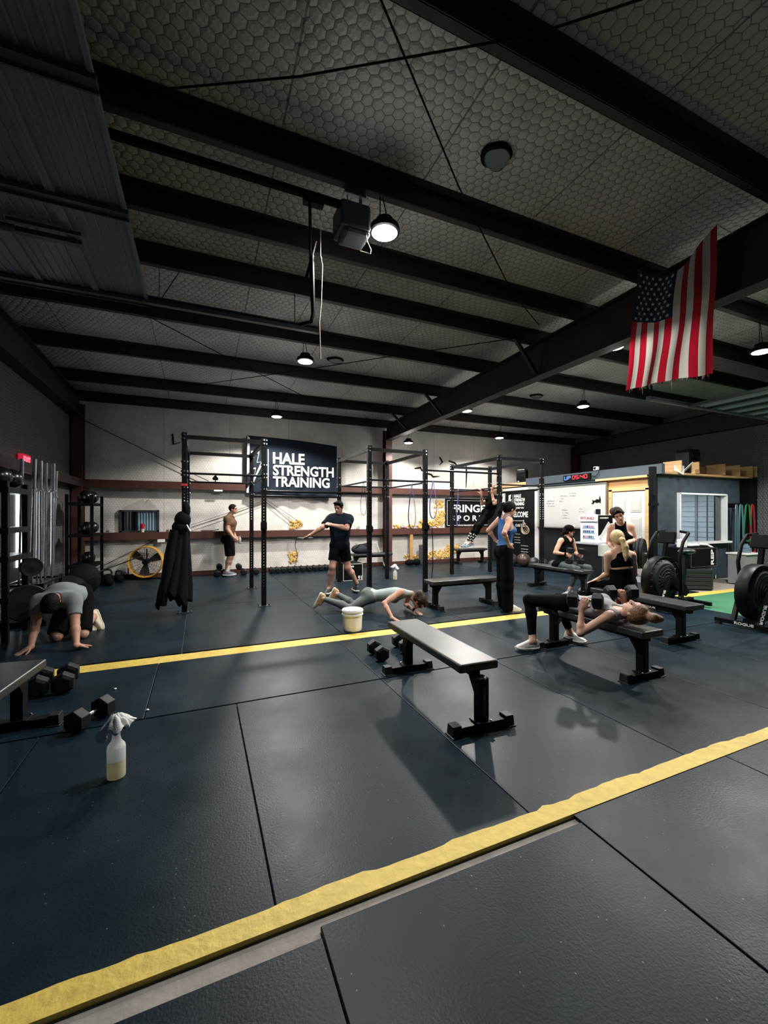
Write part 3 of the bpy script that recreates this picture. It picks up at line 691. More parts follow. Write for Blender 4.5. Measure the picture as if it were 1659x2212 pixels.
# ================================================================ BACK WALL
# window with blinds
t = thing('window_unit', 'small aluminium window with blue corrugated backing on the back wall', 'window', (-1.31, YB-.01, 1.36))
for nm in ():
    pass
m = MB()
for x in (-.40, .38): m.box(x, -.015, 0, .045, .05, .52)
for z in (-.245, .245): m.box(-.01, -.015, z, .82, .05, .035)
m.box(-.08, -.01, 0, .035, .04, .48); m.build('window_frame', mat('window_alloy', (.055, .06, .065), .4, .4), t)
m = MB()
n = 60
pts = [(-.38+.74*i/n, .0+.012*math.sin(i*1.3)) for i in range(n+1)]
v = [(x, y-.005, -.23) for x, y in pts]+[(x, y-.005, .23) for x, y in pts]
m.add(v, [(i, i+1, n+2+i, n+1+i) for i in range(n)]); m.build('corrugated_backing', mat('blue_corrugated', (.20, .29, .36), .45), t, solid=.003)
MB().box(-.24, -.03, 0, .36, .004, .47).build('glass_pane', mat('pane_glass', (.8, .88, .9), .02, trans=1), t)
MB().prism([(-.45, .26), (.42, .26), (.18, .53), (.1, .42), (.07, .54), (-.28, .36)], (0, -.02, 0), (1, 0, 0), (0, 0, 1), (0, .015, 0)).build('loose_flap', mat('loose_vinyl', (.50, .48, .45), .6, var=.3, vs=9), t)
# dark banner with white letters
NAVY = mat('banner_navy', (.010, .016, .026), .7, spec=.15)
t = thing('wall_banner', 'dark banner lettered HALE STRENGTH TRAINING hung on the back wall', 'banner', (2.3, YB-.24, 0))
def ban(u, v):
    x = -1.2+2.42*u; top = 3.56-.13*u+.03*math.sin(u*PI); bot = 2.08-.09*u
    z = bot+(top-bot)*v
    y = -.006*math.sin(u*9+v*3)*(1-v)-.06*(1-v)**5*math.sin(u*17-v*7)**2
    return (x, y, z)
MB().grid(ban, 64, 30).build('cloth', NAVY, t, smooth=80, solid=.006)
def lt(txt, x, z, w, h, off=.02): words('lettering', txt, t, PRINT, (x-2.3, -.034, z), (1, 0, 0), (0, 0, 1), w, h, off)
lt('HALE', 1.76, 2.86, .84, .30, .03); lt('STRENGTH', 1.76, 2.55, 1.66, .28, .03); lt('TRAINING', 1.76, 2.25, 1.54, .28, .03)
MB().box(1.635-2.3, -.035, 2.74, .022, .006, .98).build('divider_line', PRINT, t)
m = MB()
for pl in ([(.02, .93), (.36, .98), (.26, .62), (.52, .66), (.06, -.02), (.20, .44), (-.04, .40)],): 
    def q(a, b): return (1.20-2.3+a*.62, 2.30+b*.92)
    o_ = [q(a, b) for a, b in pl]
    c0 = (sum(p[0] for p in o_)/len(o_), sum(p[1] for p in o_)/len(o_))
    k = len(o_); inn = [(p[0]+(c0[0]-p[0])*.30, p[1]+(c0[1]-p[1])*.26) for p in o_]
    vv = [(p[0], -.034, p[1]) for p in o_]+[(p[0], -.034, p[1]) for p in inn]
    m.add(vv, [(i, (i+1) % k, k+(i+1) % k, k+i) for i in range(k)])
m.build('bolt_emblem', PRINT, t, solid=.004)
m = MB(); m.prism([(-1.2, 2.08), (-1.15, 2.08), (-1.12, 3.5), (-1.18, 3.55)], (0, -.012, 0), (1, 0, 0), (0, 0, 1), (0, .006, 0)); m.build('white_edge', PRINT, t)
# sponsor banner
t = thing('wall_banner', 'black banner with white border lettered FRINGE SPORT behind the hanging athlete', 'banner', (8.06, YB-.03, 1.575))
MB().box(0, 0, 0, 1.74, .012, .92).build('cloth', mat('banner_black', (.005, .005, .006), .65, spec=.12), t)
m = MB()
for z in (-.40, .40): m.box(0 if z > 0 else -.62, -.008, z, 1.6 if z > 0 else .36, .004, .012)
m.box(.62, -.008, -.40, .36, .004, .012)
for x in (-.80, .80): m.box(x, -.008, 0, .012, .004, .80)
m.build('border_line', PRINT, t)
words('lettering', 'FRINGE', t, PRINT, (-.66, -.012, .02), (1, 0, 0), (0, 0, 1), 1.34, .25, .025)
words('lettering', 'S P O R T', t, PRINT, (-.66, -.012, -.26), (1, 0, 0), (0, 0, 1), 1.28, .18, .02)
words('lettering', 'WWW.FRINGESPORT.COM', t, PRINT, (-.42, -.012, -.43), (1, 0, 0), (0, 0, 1), .84, .05, .01)
# things standing on the lower girt
def onrail(nm, lab, cat, mb, m, **k): return tag(mb.build(nm, m, **k), lab, cat)
ZR = 1.096
t = thing('red_cup', 'red cup on a pale tin in front of the small window', 'cup', (-1.25, YB-.15, ZR))
MB().lathe([(.035, 0), (.036, .08), (.02, .085)], 16).build('tin', mat('pale_tin', (.55, .5, .4), .5), t, smooth=40)
MB().lathe([(.04, .086), (.055, .2), (.05, .2), (.03, .1)], 18).build('cup', mat('red_cup', (.45, .02, .02), .4), t, smooth=40)
for x, lab in ((-1.95, 'small metal fitting on the lower rail left of the window'), (-.72, 'small metal fitting on the lower rail right of the window')):
    onrail('pipe_clamp', lab, 'fitting', MB().box(x, YB-.15, ZR+.03, .06, .05, .06).cyl((x-.02, YB-.18, ZR+.03), (x-.02, YB-.20, ZR+.03), .015).cyl((x+.02, YB-.18, ZR+.03), (x+.02, YB-.20, ZR+.03), .015), STEEL)
onrail('barbell_collar', 'chrome bar lying on the lower rail left of the man in brown', 'bar', MB().tube([(.02, YB-.16, ZR+.02), (.3, YB-.16, ZR+.02)], .016, 8).tube([(.3, YB-.16, ZR+.02), (.44, YB-.17, ZR+.05)], .012, 8), CHROME, smooth=True)
onrail('paper_sheet', 'white sheet lying on the lower rail left of the steel column', 'paper', MB().box(4.5, YB-.12, ZR+.045, .55, .12, .09), mat('paper', (.75, .75, .72), .7))
t = thing('camera_roll', 'small pink and grey gadget on the lower rail next to the steel column', 'gadget', (5.62, YB-.14, ZR))
MB().cyl((-.06, 0, .04), (.02, 0, .04), .04, n=16).build('body', STEEL, t, smooth=40); MB().cyl((.03, 0, .045), (.12, 0, .045), .04, n=16).build('cap', mat('pink', (.55, .25, .32), .5), t, smooth=40)
onrail('crumpled_cloth', 'white crumpled rag under the lower rail behind the pointing arm', 'rag', MB().sph((2.55, YB-.14, .90), .09, 12, sc=(1.6, .4, .4)).sph((2.75, YB-.14, .89), .07, 10, sc=(1.8, .4, .35)), mat('rag', (.6, .6, .58), .8), smooth=80)
onrail('paper_sheet', 'scrap of white paper stuck under the upper rail left of the banner', 'paper', MB().box(.42, YB-.22, 2.12, .2, .01, .04), MATS['paper'])
onrail('paper_sheet', 'white label under the lower rail above the drum fan', 'paper', MB().box(-.85, YB-.21, .89, .16, .01, .07), MATS['paper'])
onrail('wood_post', 'short wooden post propping the lower rail right of the steel column', 'post', MB().box(5.9, YB-.16, .463, .1, .07, .92), PINE, bevel=.004)
onrail('foam_roller', 'grey foam roller standing on end beside the short wooden post', 'foam roller', MB().cyl((6.2, YB-.28, .0), (6.2, YB-.28, .6), .085, n=24), mat('foam_grey', (.06, .065, .07), .8), smooth=40, bevel=.006)
onrail('black_bag', 'small black bag on the floor between the column and the foam roller', 'bag', MB().sph((5.75, YB-.38, .09), .12, 14, sc=(1.5, .7, .75)).sph((5.95, YB-.42, .1), .11, 14, sc=(1.2, .8, .9)), BLACKM, smooth=80)
onrail('power_cord', 'thin dark cord hanging from the lower rail above the floor dumbbells', 'cord', MB().tube([(2.4, YB-.2, .94), (2.36, YB-.18, .7), (2.44, YB-.12, .4), (2.38, YB-.12, .2)], .008, 6), BLACKM, smooth=True)
t = thing('gym_bag', 'dark blue bag slumped on the bench by the steel column', 'bag', (4.0, 10.7, .46))
m = MB(); m.sph((0, 0, .12), .22, 18, sc=(1.3, .75, .62)); m.sph((.14, -.03, .2), .13, 14, sc=(1.2, .8, .7)); m.build('body', mat('navy_cloth', (.012, .016, .026), .8, bump=.4, bs=20), t, smooth=80)
MB().tube([(-.2, -.1, .15), (-.1, -.17, .26), (.1, -.17, .27), (.25, -.12, .12)], .012, 6).build('strap', BLACKM, t, smooth=True)
t = thing('leaning_frame', 'white folding frame leaning behind the bench at the steel column', 'frame', (4.72, 11.1, 0), math.radians(0))
m = MB(); m.bar((-.1, 0, .72), (.12, -.1, .0), .04, .03); m.bar((-.7, .05, .72), (-.8, -.05, .0), .04, .03); m.bar((-.72, .03, .71), (-.08, .0, .71), .05, .03); m.build('side_bar', WPAINT, t)
# plyometric box with number
t = thing('plyo_box', 'black plyometric box edged in white with an upside-down number, behind the man in navy', 'plyo box', (3.2, 9.37, 0))
MB().box(0, 0, .2, .48, .55, .4).build('body', BLACKM, t, bevel=.006)
m = MB()
for z in (.015, .385): m.box(0, -.278, z, .46, .004, .010)
for x in (-.23, .23): m.box(x, -.278, .2, .010, .004, .38)
m.box(-.08, -.278, .33, .2, .004, .035); m.build('edge_line', PRINT, t)
words('number', '16', t, PRINT, (.21, -.279, .115), (-1, 0, 0), (0, 0, -1), .09, .095, .03)
# spray bottle by the rig, white bucket
def spray(lab, loc, rz, s, towel_lab, big):
    t = thing('spray_bottle', lab, 'spray bottle', loc, rz, 'spray bottles')
    BOT = mat('bottle_plastic', (.84, .87, .86), .3, tl=.5); LIQ = mat('pale_yellow_liquid', (.86, .82, .62), .3, tl=.5)
    MB().lathe([(.03, .0), (.046, .004), (.047, .012), (.047, .102)], 28).build('liquid', LIQ, t, smooth=40)
    MB().lathe([(.047, .1025), (.047, .172), (.044, .184), (.025, .21), (.0205, .235), (.0205, .255), (.024, .257), (.024, .265)], 28).build('bottle', BOT, t, smooth=40)
    m = MB(); m.lathe([(.023, .262), (.024, .29), (.016, .295)], 20); m.box(.005, 0, .315, .075, .024, .04); m.bar((.028, 0, .30), (.04, 0, .262), .012, .01); m.build('trigger', mat('trigger_dark', (.03, .035, .05), .4), t, bevel=.003)
    w = thing('towel', towel_lab, 'towel', (loc[0], loc[1], loc[2]+.335), rz, 'towels on bottles', scale=.80)
    r = random.Random(5); m = MB()
    def tw(u, v):
        a = u*2*PI; rr = v*(.095+.022*math.sin(3*a+.5)+.014*math.sin(7*a))
        drop = -.10*v**2.2*(.35+.65*max(0, math.cos(a-2.9))**1.5)-.055*v**2
        return (rr*math.cos(a)*1.05, rr*math.sin(a)*.62, .022+drop+.014*math.sin(5*a+7*v)*v+.008*math.sin(9*a-5*v))
    m.grid(tw, 60, 14); m.build('cloth', mat('white_towel', (.72, .72, .72), .95, bump=.4, bs=150), w, smooth=80, solid=.012)
spray('white spray bottle half full of yellow liquid on the near floor at left', (-.44, 2.83, 0), math.radians(20), 1, 'white cloth draped over the near spray bottle', True)
spray('white spray bottle at the rear foot of the middle cage', (4.17, 8.9, 0), math.radians(150), 1, 'white cloth draped over the far spray bottle', False)
t = thing('bucket', 'white plastic bucket on the floor in front of the push-up woman', 'bucket', (1.83, 5.22, 0))
MB().lathe([(.08, 0), (.116, .002), (.120, .015), (.127, .20), (.139, .202), (.139, .218), (.129, .220), (.131, .242), (.140, .244), (.141, .262), (.02, .263)], 40).build('body', mat('bucket_white', (.88, .91, .93), .45), t, smooth=30)
MB().lathe([(.02, .262), (.13, .262), (.134, .275), (.02, .275)], 40).build('lid', MATS['bucket_white'], t, smooth=30)
# medicine balls in a row by the chalk sign
for i, (x, y, r, c, lab) in enumerate(((8.42, 9.9, .19, (.03, .035, .04), 'dull black medicine ball beside the trouser leg of the blue tank woman'), (8.62, 9.6, .20, (.05, .03, .025), 'glossy brownish medicine ball, the largest beneath the chalk sign'), (8.8, 9.38, .15, (.02, .022, .025), 'black medicine ball just below the white door jamb'),
        (8.78, 9.0, .145, (.02, .022, .025), 'black medicine ball left of the rearmost right upright'), (8.76, 8.6, .15, (.02, .022, .025), 'black medicine ball with a white mark right of the rearmost upright'))):
    t = thing('medicine_ball', lab, 'medicine ball', (x, y, r), 0, 'medicine balls by the chalk sign')
    MB().sph((0, 0, 0), r, 28).build('ball', mat('ball_%d' % i if False else 'ball_brown' if i == 1 else 'ball_black', c, .32), t, smooth=80)
    if i in (0, 4): MB().sph((-.62*r, -.62*r, .45*r), r*.22, 10).build('white_mark', PRINT, t, smooth=80)
# ================================================================ THE OFFICE
XO, YO, ZO = 9.0, 6.05, 2.40
om = MB(); om.box(10.87, YO+.05, ZO/2, 3.74, .1, ZO)
# front wall is cut by a window: build it from four pieces
om = MB()
WX0, WX1, WZ0, WZ1 = 9.84, 11.62, .88, 2.0
om.box((XO+WX0)/2, YO+.05, ZO/2, WX0-XO, .1, ZO); om.box((WX1+12.7)/2, YO+.05, ZO/2, 12.7-WX1, .1, ZO)
om.box((WX0+WX1)/2, YO+.05, WZ0/2, WX1-WX0, .1, WZ0); om.box((WX0+WX1)/2, YO+.05, (WZ1+ZO)/2, WX1-WX0, .1, ZO-WZ1)
struct('wall_office_front', om, SLATE)
m = MB(); m.box(XO+.05, 6.75, ZO/2, .1, 1.2, ZO); struct('wall_office_pine', m, PINE)
m = MB(); m.box(XO+.05, 9.47, ZO/2, .1, 4.24, ZO); struct('wall_office_side', m, mat('office_side_paint', (.008, .010, .013), .6, spec=.2))
struct('wall_office_roof', MB().box(10.9, 8.8, ZO+.03, 3.8, 5.6, .04), SLATE2)
struct('wall_office_inner', MB().box(10.9, 9.4, 1.2, 3.6, .06, 2.3).box(12.66, 7.7, 1.2, .05, 3.3, 2.3), mat('lap_siding', (.50, .54, .56), .6))
m = MB()
for k in range(13): m.box(10.9, 9.36, .25+.16*k, 3.6, .012, .012)

for k in range(15): m.box(12.63, 7.7, .2+.14*k, .012, 3.3, .010)
m.box(12.62, 7.25, 1.2, .03, .06, 2.3); m.box(12.62, 6.98, 1.2, .03, .012, 2.3); struct('trim_3', m, mat('siding_joint', (.22, .25, .27), .6))
ld = bpy.data.lights.new('office_fill_light', 'AREA'); ld.energy = 75; ld.size = .6; ld.color = (.8, .92, 1)  # unseen lamp added to brighten the siding behind the office window
t = thing('office_fill_lamp', 'unseen ceiling lamp added to light the little office', 'lamp', (10.9, 7.6, 2.34))
MB().box(0, 0, .02, .62, .62, .04).build('diffuser', mat('office_fill_diffuser', (.9, .9, .9), .5, emit=(.85, .93, 1), es=2), t)
lo = bpy.data.objects.new('office_fill_light', ld); COL.objects.link(lo); lo.parent = t; lo.location = (0, 0, -.03)
# window frame, glass, sill and dark jamb sheet
m = MB(); w = .035
m.box(WX0+.01, YO-.01, (WZ0+WZ1)/2, w, .13, WZ1-WZ0); m.box(WX1-.01, YO-.01, (WZ0+WZ1)/2, w, .13, WZ1-WZ0); m.box((WX0+WX1)/2, YO-.01, WZ1-.01, WX1-WX0, .13, w)
win = struct('window_1', m, mat('white_trim', (.78, .80, .82), .4))
MB().box((WX0+WX1)/2, YO-.05, WZ0-.015, WX1-WX0+.12, .2, .045).build('window_sill', MATS['white_trim'], win)
MB().box((WX0+WX1)/2, YO+.05, (WZ0+WZ1)/2, WX1-WX0-.05, .006, WZ1-WZ0-.03).build('window_glass', mat('office_glass', (.9, .96, 1), .02, trans=1), win)
m = MB(); m.box(11.86, YO+.22, 1.05, .42, .03, 2.1); tag(m.build('jamb_sheet', BLACKM), 'added dark sheet for the dark jamb, inside the right end of the office window', 'jamb_sheet')  # added sheet stands in for the dark side of the window jamb
o = MB().box(10.1, YO+.32, .82, .06, .06, 1.6).cyl((10.1, YO+.32, 0), (10.1, YO+.32, .04), .14).build('stand', mat('stand_slate', (.10, .14, .17), .5)); o.name = 'microphone_stand'
tag(o, 'slate grey upright post seen through the office window', 'post')
tag(MB().sph((10.22, YO+.33, 1.55), .035, 12).build('red_disc', mat('red_disc', (.6, .12, .12), .5), smooth=80), 'small red dot beside the grey post inside the office window', 'disc')
tag(MB().lathe([(.05, 0), (.055, .18), (.03, .2), (.03, .24)], 16, c=(9.98, YO-.05, .9)).build('bottle', WHITE, smooth=40), 'white bottle standing on the left end of the office window sill', 'bottle')
# header board, posts, pine ledge
struct('trim_4', MB().box(XO-.06, 7.79, 2.485, .1, 4.03, .21), SLATE2)
struct('trim_5', MB().box(XO-.05, 6.75, 2.355, .12, 1.3, .05), PINEB)
m = MB(); m.box(XO-.0, 8.35, 2.35, .08, 2.1, .06); struct('trim_6', m, mat('teal_grey_trim', (.05, .085, .105), .5))
struct('trim_7', MB().box(XO-.02, 9.43, 1.1, .08, .13, 2.2), WPAINT)
struct('trim_8', MB().box(XO-.03, 10.88, 1.1, .06, .1, 2.2), WPAINT)
struct('trim_9', MB().box(XO-.02, 10.2, 2.3, .06, 1.6, .10), WPAINT)
struct('trim_10', MB().box(XO-.02, 10.75, 2.44, .1, 1.85, .12), PINEB)
struct('trim_11', MB().box(XO+.0, YO-.02, 1.2, .1, .12, 2.4), BLACKM)
struct('trim_12', MB().box(12.45, YO-.1, 1.2, .35, .2, 2.4), BLACKM)
struct('trim_13', MB().box(10.8, YO+.04, ZO+.022, 3.5, .36, .04), PINEB)
# cubby dividers and papers on the ledge
t = thing('cubby_shelf', 'row of open pine pigeonholes on top of the office front wall', 'shelf', (11.3, YO+.05, ZO+.045))
m = MB(); 
for x in (-1.62, -1.0, -.02, .58, 1.12, 1.32): m.box(x, -.05, .13, .03, .4, .26)
m.build('divider', PINEB, t); MB().box(-.2, .17, .12, 3.0, .02, .22).build('back_board', PINE, t)
for i, (x, rz, rx) in enumerate(((9.72, .5, .7), (9.98, -.4, -.55))):
    o = MB().box(0, 0, 0, .30, .22, .012).build('paper_sheet', MATS['paper']); o.location = (x, YO-.12, ZO+.14); o.rotation_euler = (rx, -.75+1.2*i*0, rz)
    tag(o, 'white paper propped on the pine ledge, ' + ('the lower left one' if i == 0 else 'the upper one leaning on the black speaker'), 'paper')
def speaker(x, y, z, rz, lab, s=1):
    t = thing('loudspeaker', lab, 'speaker', (x, y, z), rz, scale=s)
    m = MB(); pts = [(-.17, 0), (.17, 0), (.21, .12), (.21, .5), (.17, .58), (-.17, .58), (-.21, .5), (-.21, .12)]
    m.prism(pts, (0, -.16, 0), (1, 0, 0), (0, 0, 1), (0, .32, 0)); m.build('cabinet', BLKGLOSS, t, bevel=.03, seg=3)
    MB().lathe([(.16, 0), (.14, -.01), (.06, .02), (.02, .01)], 28, c=(0, -.165, .22), ax=(0, -1, 0)).build('woofer', BLACKM, t, smooth=40)
    m = MB(); m.box(0, -.17, .44, .3, .02, .09); m.build('horn', BLACK, t, bevel=.008)
    m = MB(); m.box(-.1, -.167, .06, .05, .006, .04); m.build('badge', PRINT, t)
speaker(10.43, YO+.12, ZO+.045, 0, 'black loudspeaker on top of the office front, among the pine pigeonholes')
speaker(XO+.15, 10.25, 2.5, math.radians(-62), 'black loudspeaker above the chalk sign at the far end of the office roof', .72)
# whiteboard
WBM = mat('whiteboard_white', (.47, .47, .46), .3)
t = thing('whiteboard', 'large whiteboard with faint handwriting on the office side wall', 'whiteboard', (XO-.03, 8.26, 1.72))
MB().box(0, 0, 0, .03, 2.24, 1.1).build('board', WBM, t)
m = MB()
for y in (-1.12, 1.12): m.box(-.01, y, 0, .04, .03, 1.14)
for z in (-.555, .56): m.box(-.01, 0, z, .05, 2.26, .03)
m.build('frame', STEEL, t)
r = random.Random(11); m = MB()
for (y, z, n, ww) in ((.78, .18, 3, .34), (.30, .30, 3, .26), (.02, .36, 2, .3), (.22, -.08, 4, .3), (-.35, -.06, 5, .3), (-.35, -.36, 2, .16)):
    for k in range(n):
        y1 = y+r.uniform(-.03, .03); L = ww*r.uniform(.6, 1)
        s_ = int(L/.028)
        for q in range(s_):
            if r.random() < .8: m.box(-.017, y1-.028*q, z-.07*k-.012*q*.1+r.uniform(-.006, .006), .002, .017, r.uniform(.008, .022))
m.build('handwriting', mat('marker_ink', (.06, .06, .07), .6), t)
# wall clock
t = thing('interval_clock', 'black LED clock reading UP 05:40 on the office header', 'clock', (XO-.13, 7.93, 2.475))
MB().box(0, 0, 0, .05, .84, .145).build('case', BLACKM, t, bevel=.006)
BLU = mat('led_blue', (.02, .05, .3), .4, emit=(.10, .22, 1), es=3.2); REDL = mat('led_red', (.3, .01, .01), .4, emit=(1, .03, .05), es=3.0)
def seg7(ch, y, z, w, h, mb):
    k = {'0': 'abcdef', '5': 'afgcd', '4': 'fgbc', 'U': 'bcdef', 'P': 'abefg', '6': 'acdefg'}[ch]; th = .013; x = -.028
    S = {'a': (0, h/2, w, th), 'd': (0, -h/2, w, th), 'g': (0, 0, w, th), 'f': (-w/2, h/4, th, h/2), 'b': (w/2, h/4, th, h/2), 'e': (-w/2, -h/4, th, h/2), 'c': (w/2, -h/4, th, h/2)}
    for q in k: a, b, c, d = S[q]; mb.box(x, y-a, z+b, .006, c*.9, d*.9)
m = MB(); seg7('U', .335, 0, .075, .085, m); seg7('P', .225, 0, .075, .085, m); m.build('blue_digits', BLU, t)
m = MB()
for ch, y in (('0', .08), ('5', -.03), ('4', -.18), ('0', -.29)): seg7(ch, y, 0, .075, .085, m)
m.box(-.028, -.105, .022, .006, .014, .014); m.box(-.028, -.105, -.022, .006, .014, .014); m.build('red_digits', REDL, t)
t = thing('security_camera', 'small white camera box on the header beside the LED clock', 'camera', (XO-.1, 7.38, 2.60))
MB().box(0, 0, .045, .09, .10, .09).build('body', WHITE, t, bevel=.01); MB().cyl((-.03, .0, .05), (-.06, 0, .05), .03).build('lens', BLACKM, t)
MB().tube([(-.04, -.1, .0), (-.06, -.12, -.08), (-.05, .0, -.16), (-.05, .12, -.12)], .008, 6).build('cable', BLACKM, t)
# six-panel door
t = struct('door_1', MB().box(XO-.02, 6.58, 1.02, .05, .80, 2.03), WPAINT)
m = MB()
for y in (-.19, .19):
    for z, h in ((1.74, .34), (1.1, .72), (.4, .5)):
        m.box(XO-.05, 6.58+y, z, .012, .25, h); m.box(XO-.056, 6.58+y, z, .014, .19, h-.07)
m.build('door_panel', mat('door_panel_white', (.44, .44, .43), .5), t, bevel=.006)
MB().sph((XO-.09, 6.25, 1.0), .032, 14).cyl((XO-.04, 6.25, 1.0), (XO-.09, 6.25, 1.0), .012).build('door_handle', STEEL, t, smooth=60)
m = MB()
for y in (6.58-.45, 6.58+.45): m.box(XO-.025, y, 1.05, .06, .08, 2.1)
m.box(XO-.025, 6.58, 2.1, .06, .98, .08); m.build('door_frame', PINEB, t)
# chalk sign
t = thing('chalk_sign', 'tall black sign with white hand lettering at the end of the office wall', 'sign', (XO-.03, 10.16, 1.2))
MB().box(0, 0, 0, .03, 1.28, 2.04).build('board', mat('chalk_black', (.004, .0045, .005), .7, spec=.12), t, bevel=.004)
def cw(txt, y, z, w, h, off=.01): words('lettering', txt, t, PRINT, (-.018, y, z), (0, -1, 0), (0, 0, 1), w, h, off)
cw('HALE', .22, .84, .30, .10, .02); cw('STRENGTH', .22, .72, .46, .10, .02); cw('TRAINING', .22, .60, .44, .10, .02)
cw('LET US HELP YOU', .30, .50, .5, .05); cw('WELCOME', .42, .24, .80, .17, .02); cw('CLASS TIMES', .16, -.05, .42, .08)
m = MB(); m.box(-.018, .28, .76, .004, .014, .36); m.box(-.018, .02, .13, .004, .48, .016); m.prism([(-.22, .13), (-.17, .17), (-.17, .155), (-.20, .13), (-.17, .105), (-.17, .09)], (-.018, 0, 0), (0, 1, 0), (0, 0, 1), (.004, 0, 0))
m.prism([(.48, .93), (.36, .95), (.40, .80), (.33, .80), (.46, .62), (.42, .75), (.49, .75)], (-.018, 0, 0), (0, 1, 0), (0, 0, 1), (.004, 0, 0))
r = random.Random(4)
for z in (-.28, -.38, -.46, -.54):
    for q in range(6): m.box(-.018, .2-.045*q, z, .003, r.uniform(.02, .035), .02)
for z in (-.62, -.72, -.8):
    for q in range(7): m.box(-.018, -.1-.045*q, z, .003, r.uniform(.02, .035), .02)
m.build('chalk_drawing', mat('chalk_grey', (.45, .46, .46), .8), t)
WOODR = mat('ring_wood', (.30, .24, .18), .5)
for i in range(4):
    o = MB().tube([(0, .115*math.cos(a), .115*math.sin(a)) for a in [2*PI*k/32 for k in range(32)]], .014, 10, closed=True).build('gymnastic_ring', WOODR, smooth=True)
    o.location = (XO-.14-.05*i, 9.86-.075*i, 1.17-.035*i); o.rotation_euler = (0, 0, .25*i-.3)
    tag(o, 'wooden gymnastic ring hanging in the bunch in front of the chalk sign', 'ring', 'gymnastic rings by the chalk sign')
tag(MB().cyl((XO-.01, 9.72, 1.25), (XO-.36, 9.6, 1.21), .012).build('ring_peg', BLACK), 'short black peg holding the wooden rings on the chalk sign', 'peg')
# drinks cooler on a cabinet
t = thing('cooler_cabinet', 'dark glass-sided cabinet under the drinks fridge', 'cabinet', (8.42, 6.95, 0))
MB().box(0, 0, .42, .62, .82, .84).build('body', mat('cabinet_dark', (.008, .010, .013), .3), t, bevel=.006)
MB().box(-.02, 0, .855, .70, .88, .03).build('top', mat('cabinet_top', (.30, .33, .35), .4), t)
m = MB()
for y in (-.40, .40): m.box(-.315, y, .42, .02, .03, .82)
m.build('frame', STEEL, t)
MB().box(-.25, -.48, .74, .5, .10, .24).build('notice_board', mat('notice', (.56, .60, .55), .6), t)
t = thing('drinks_fridge', 'white countertop drinks fridge lettered FITAID on the dark cabinet', 'fridge', (8.38, 6.95, .87))
FRW = mat('fridge_white', (.78, .79, .80), .35)
m = MB(); m.box(0, .0, .32, .46, .48, .63); m.build('body', FRW, t, bevel=.008)
MB().box(-.25, 0, .565, .06, .48, .17).build('top_panel', FRW, t, bevel=.02)
words('lettering', 'FITAID', t, mat('fitaid_red', (.45, .06, .06), .5), (-.285, .18, .535), (0, -1, 0), (0, 0, 1), .36, .06, .02)
m = MB(); m.box(-.235, 0, .27, .006, .34, .36); m.build('glass_door', mat('fridge_glow', (.5, .65, .8), .2, emit=(.55, .75, 1), es=.55), t)
m = MB(); r = random.Random(8)
for z in (.14, .26, .37):
    m.box(-.244, 0, z-.035, .01, .34, .008)
    for q in range(6): m.box(-.245, .13-.05*q, z, .012, .03, .05, mi=r.choice((0, 1, 2)))
m.build('cans', [mat('can_dark', (.05, .06, .08), .4), mat('can_pink', (.45, .2, .3), .4), mat('can_blue', (.15, .25, .5), .4)], t)
m = MB(); m.prism([(-.23, .63), (.23, .63), (.23, .40), (-.23, .16)], (0, -.242, 0), (1, 0, 0), (0, 0, 1), (0, -.004, 0)); m.build('dark_graphic', BLACKM, t)
m = MB(); m.bar((-.17, -.249, .1), (.12, -.249, .46), .006, .09); m.build('can_graphic', mat('graphic_grey', (.6, .62, .62), .4), t)
words('small_print', 'CLEAN ENERGY', t, PRINT, (-.19, -.25, .55), (1, 0, 0), (0, 0, 1), .28, .035, .01)
for nm, lab, y, c, w_ in (('paper_box', 'small white box on top of the drinks fridge', .06, FRW, .14), ('dark_can', 'dark tumbler on top of the drinks fridge', -.10, BLACK, .06)):
    tag(MB().box(8.32, 6.95+y, 1.505+.07, .1, w_, .13).build(nm, c, bevel=.008), lab, 'box' if 'box' in nm else 'tumbler')
m = MB(); m.prism([(-.14, 0), (-.10, .05), (-.12, .1), (-.05, .08), (.02, .12), (.08, .1), (.1, .2), (.13, .1), (.12, 0), (.09, .04), (.02, .02), (-.05, .05), (-.08, 0)], (XO-.05, 7.42, 1.78), (0, -1, 0), (0, 0, 1), (-.004, 0, 0))
tag(m.build('black_sticker', BLACKM), 'small black cutout stuck on the whiteboard above the fridge', 'sticker')
# black weight rack with plates at the office corner
t = thing('squat_stand', 'black steel stand with bumper plates at the office corner', 'stand', (7.40, 5.05, 0))
m = MB(); m.box(.30, .12, 1.2, .09, .09, 2.4); m.build('post', BLACK, t)
m = MB(); m.box(.22, .05, 1.7, .2, .06, .05); m.box(.25, .05, 1.82, .06, .06, .1); m.build('hook', BLACKM, t)
m = MB(); m.cyl((-.0, .0, .80), (-.17, .37, .80), .025); m.bar((-.1, .22, .8), (.28, .13, .8), .05, .05); m.build('peg', CHROME, t)
for i in range(5):
    o = MB().lathe([(.03, -.026), (.15, -.02), (.215, -.026), (.225, -.012), (.225, .012), (.215, .026), (.15, .02), (.03, .026)], 36, ax=(1, 0, 0)).build('bumper_plate', RUB, smooth=35)
    ax = Vector((.42, -.90, 0)).normalized(); o.location = Vector((7.36, 5.12, .80))-ax*.056*i; o.rotation_euler = (0, 0, math.atan2(ax.y, ax.x)); o.scale = (1, 1.22, 1.22); tag(o, 'black bumper plate hung in the row by the standing woman\'s elbow', 'weight plate', 'bumper plates on the stand')
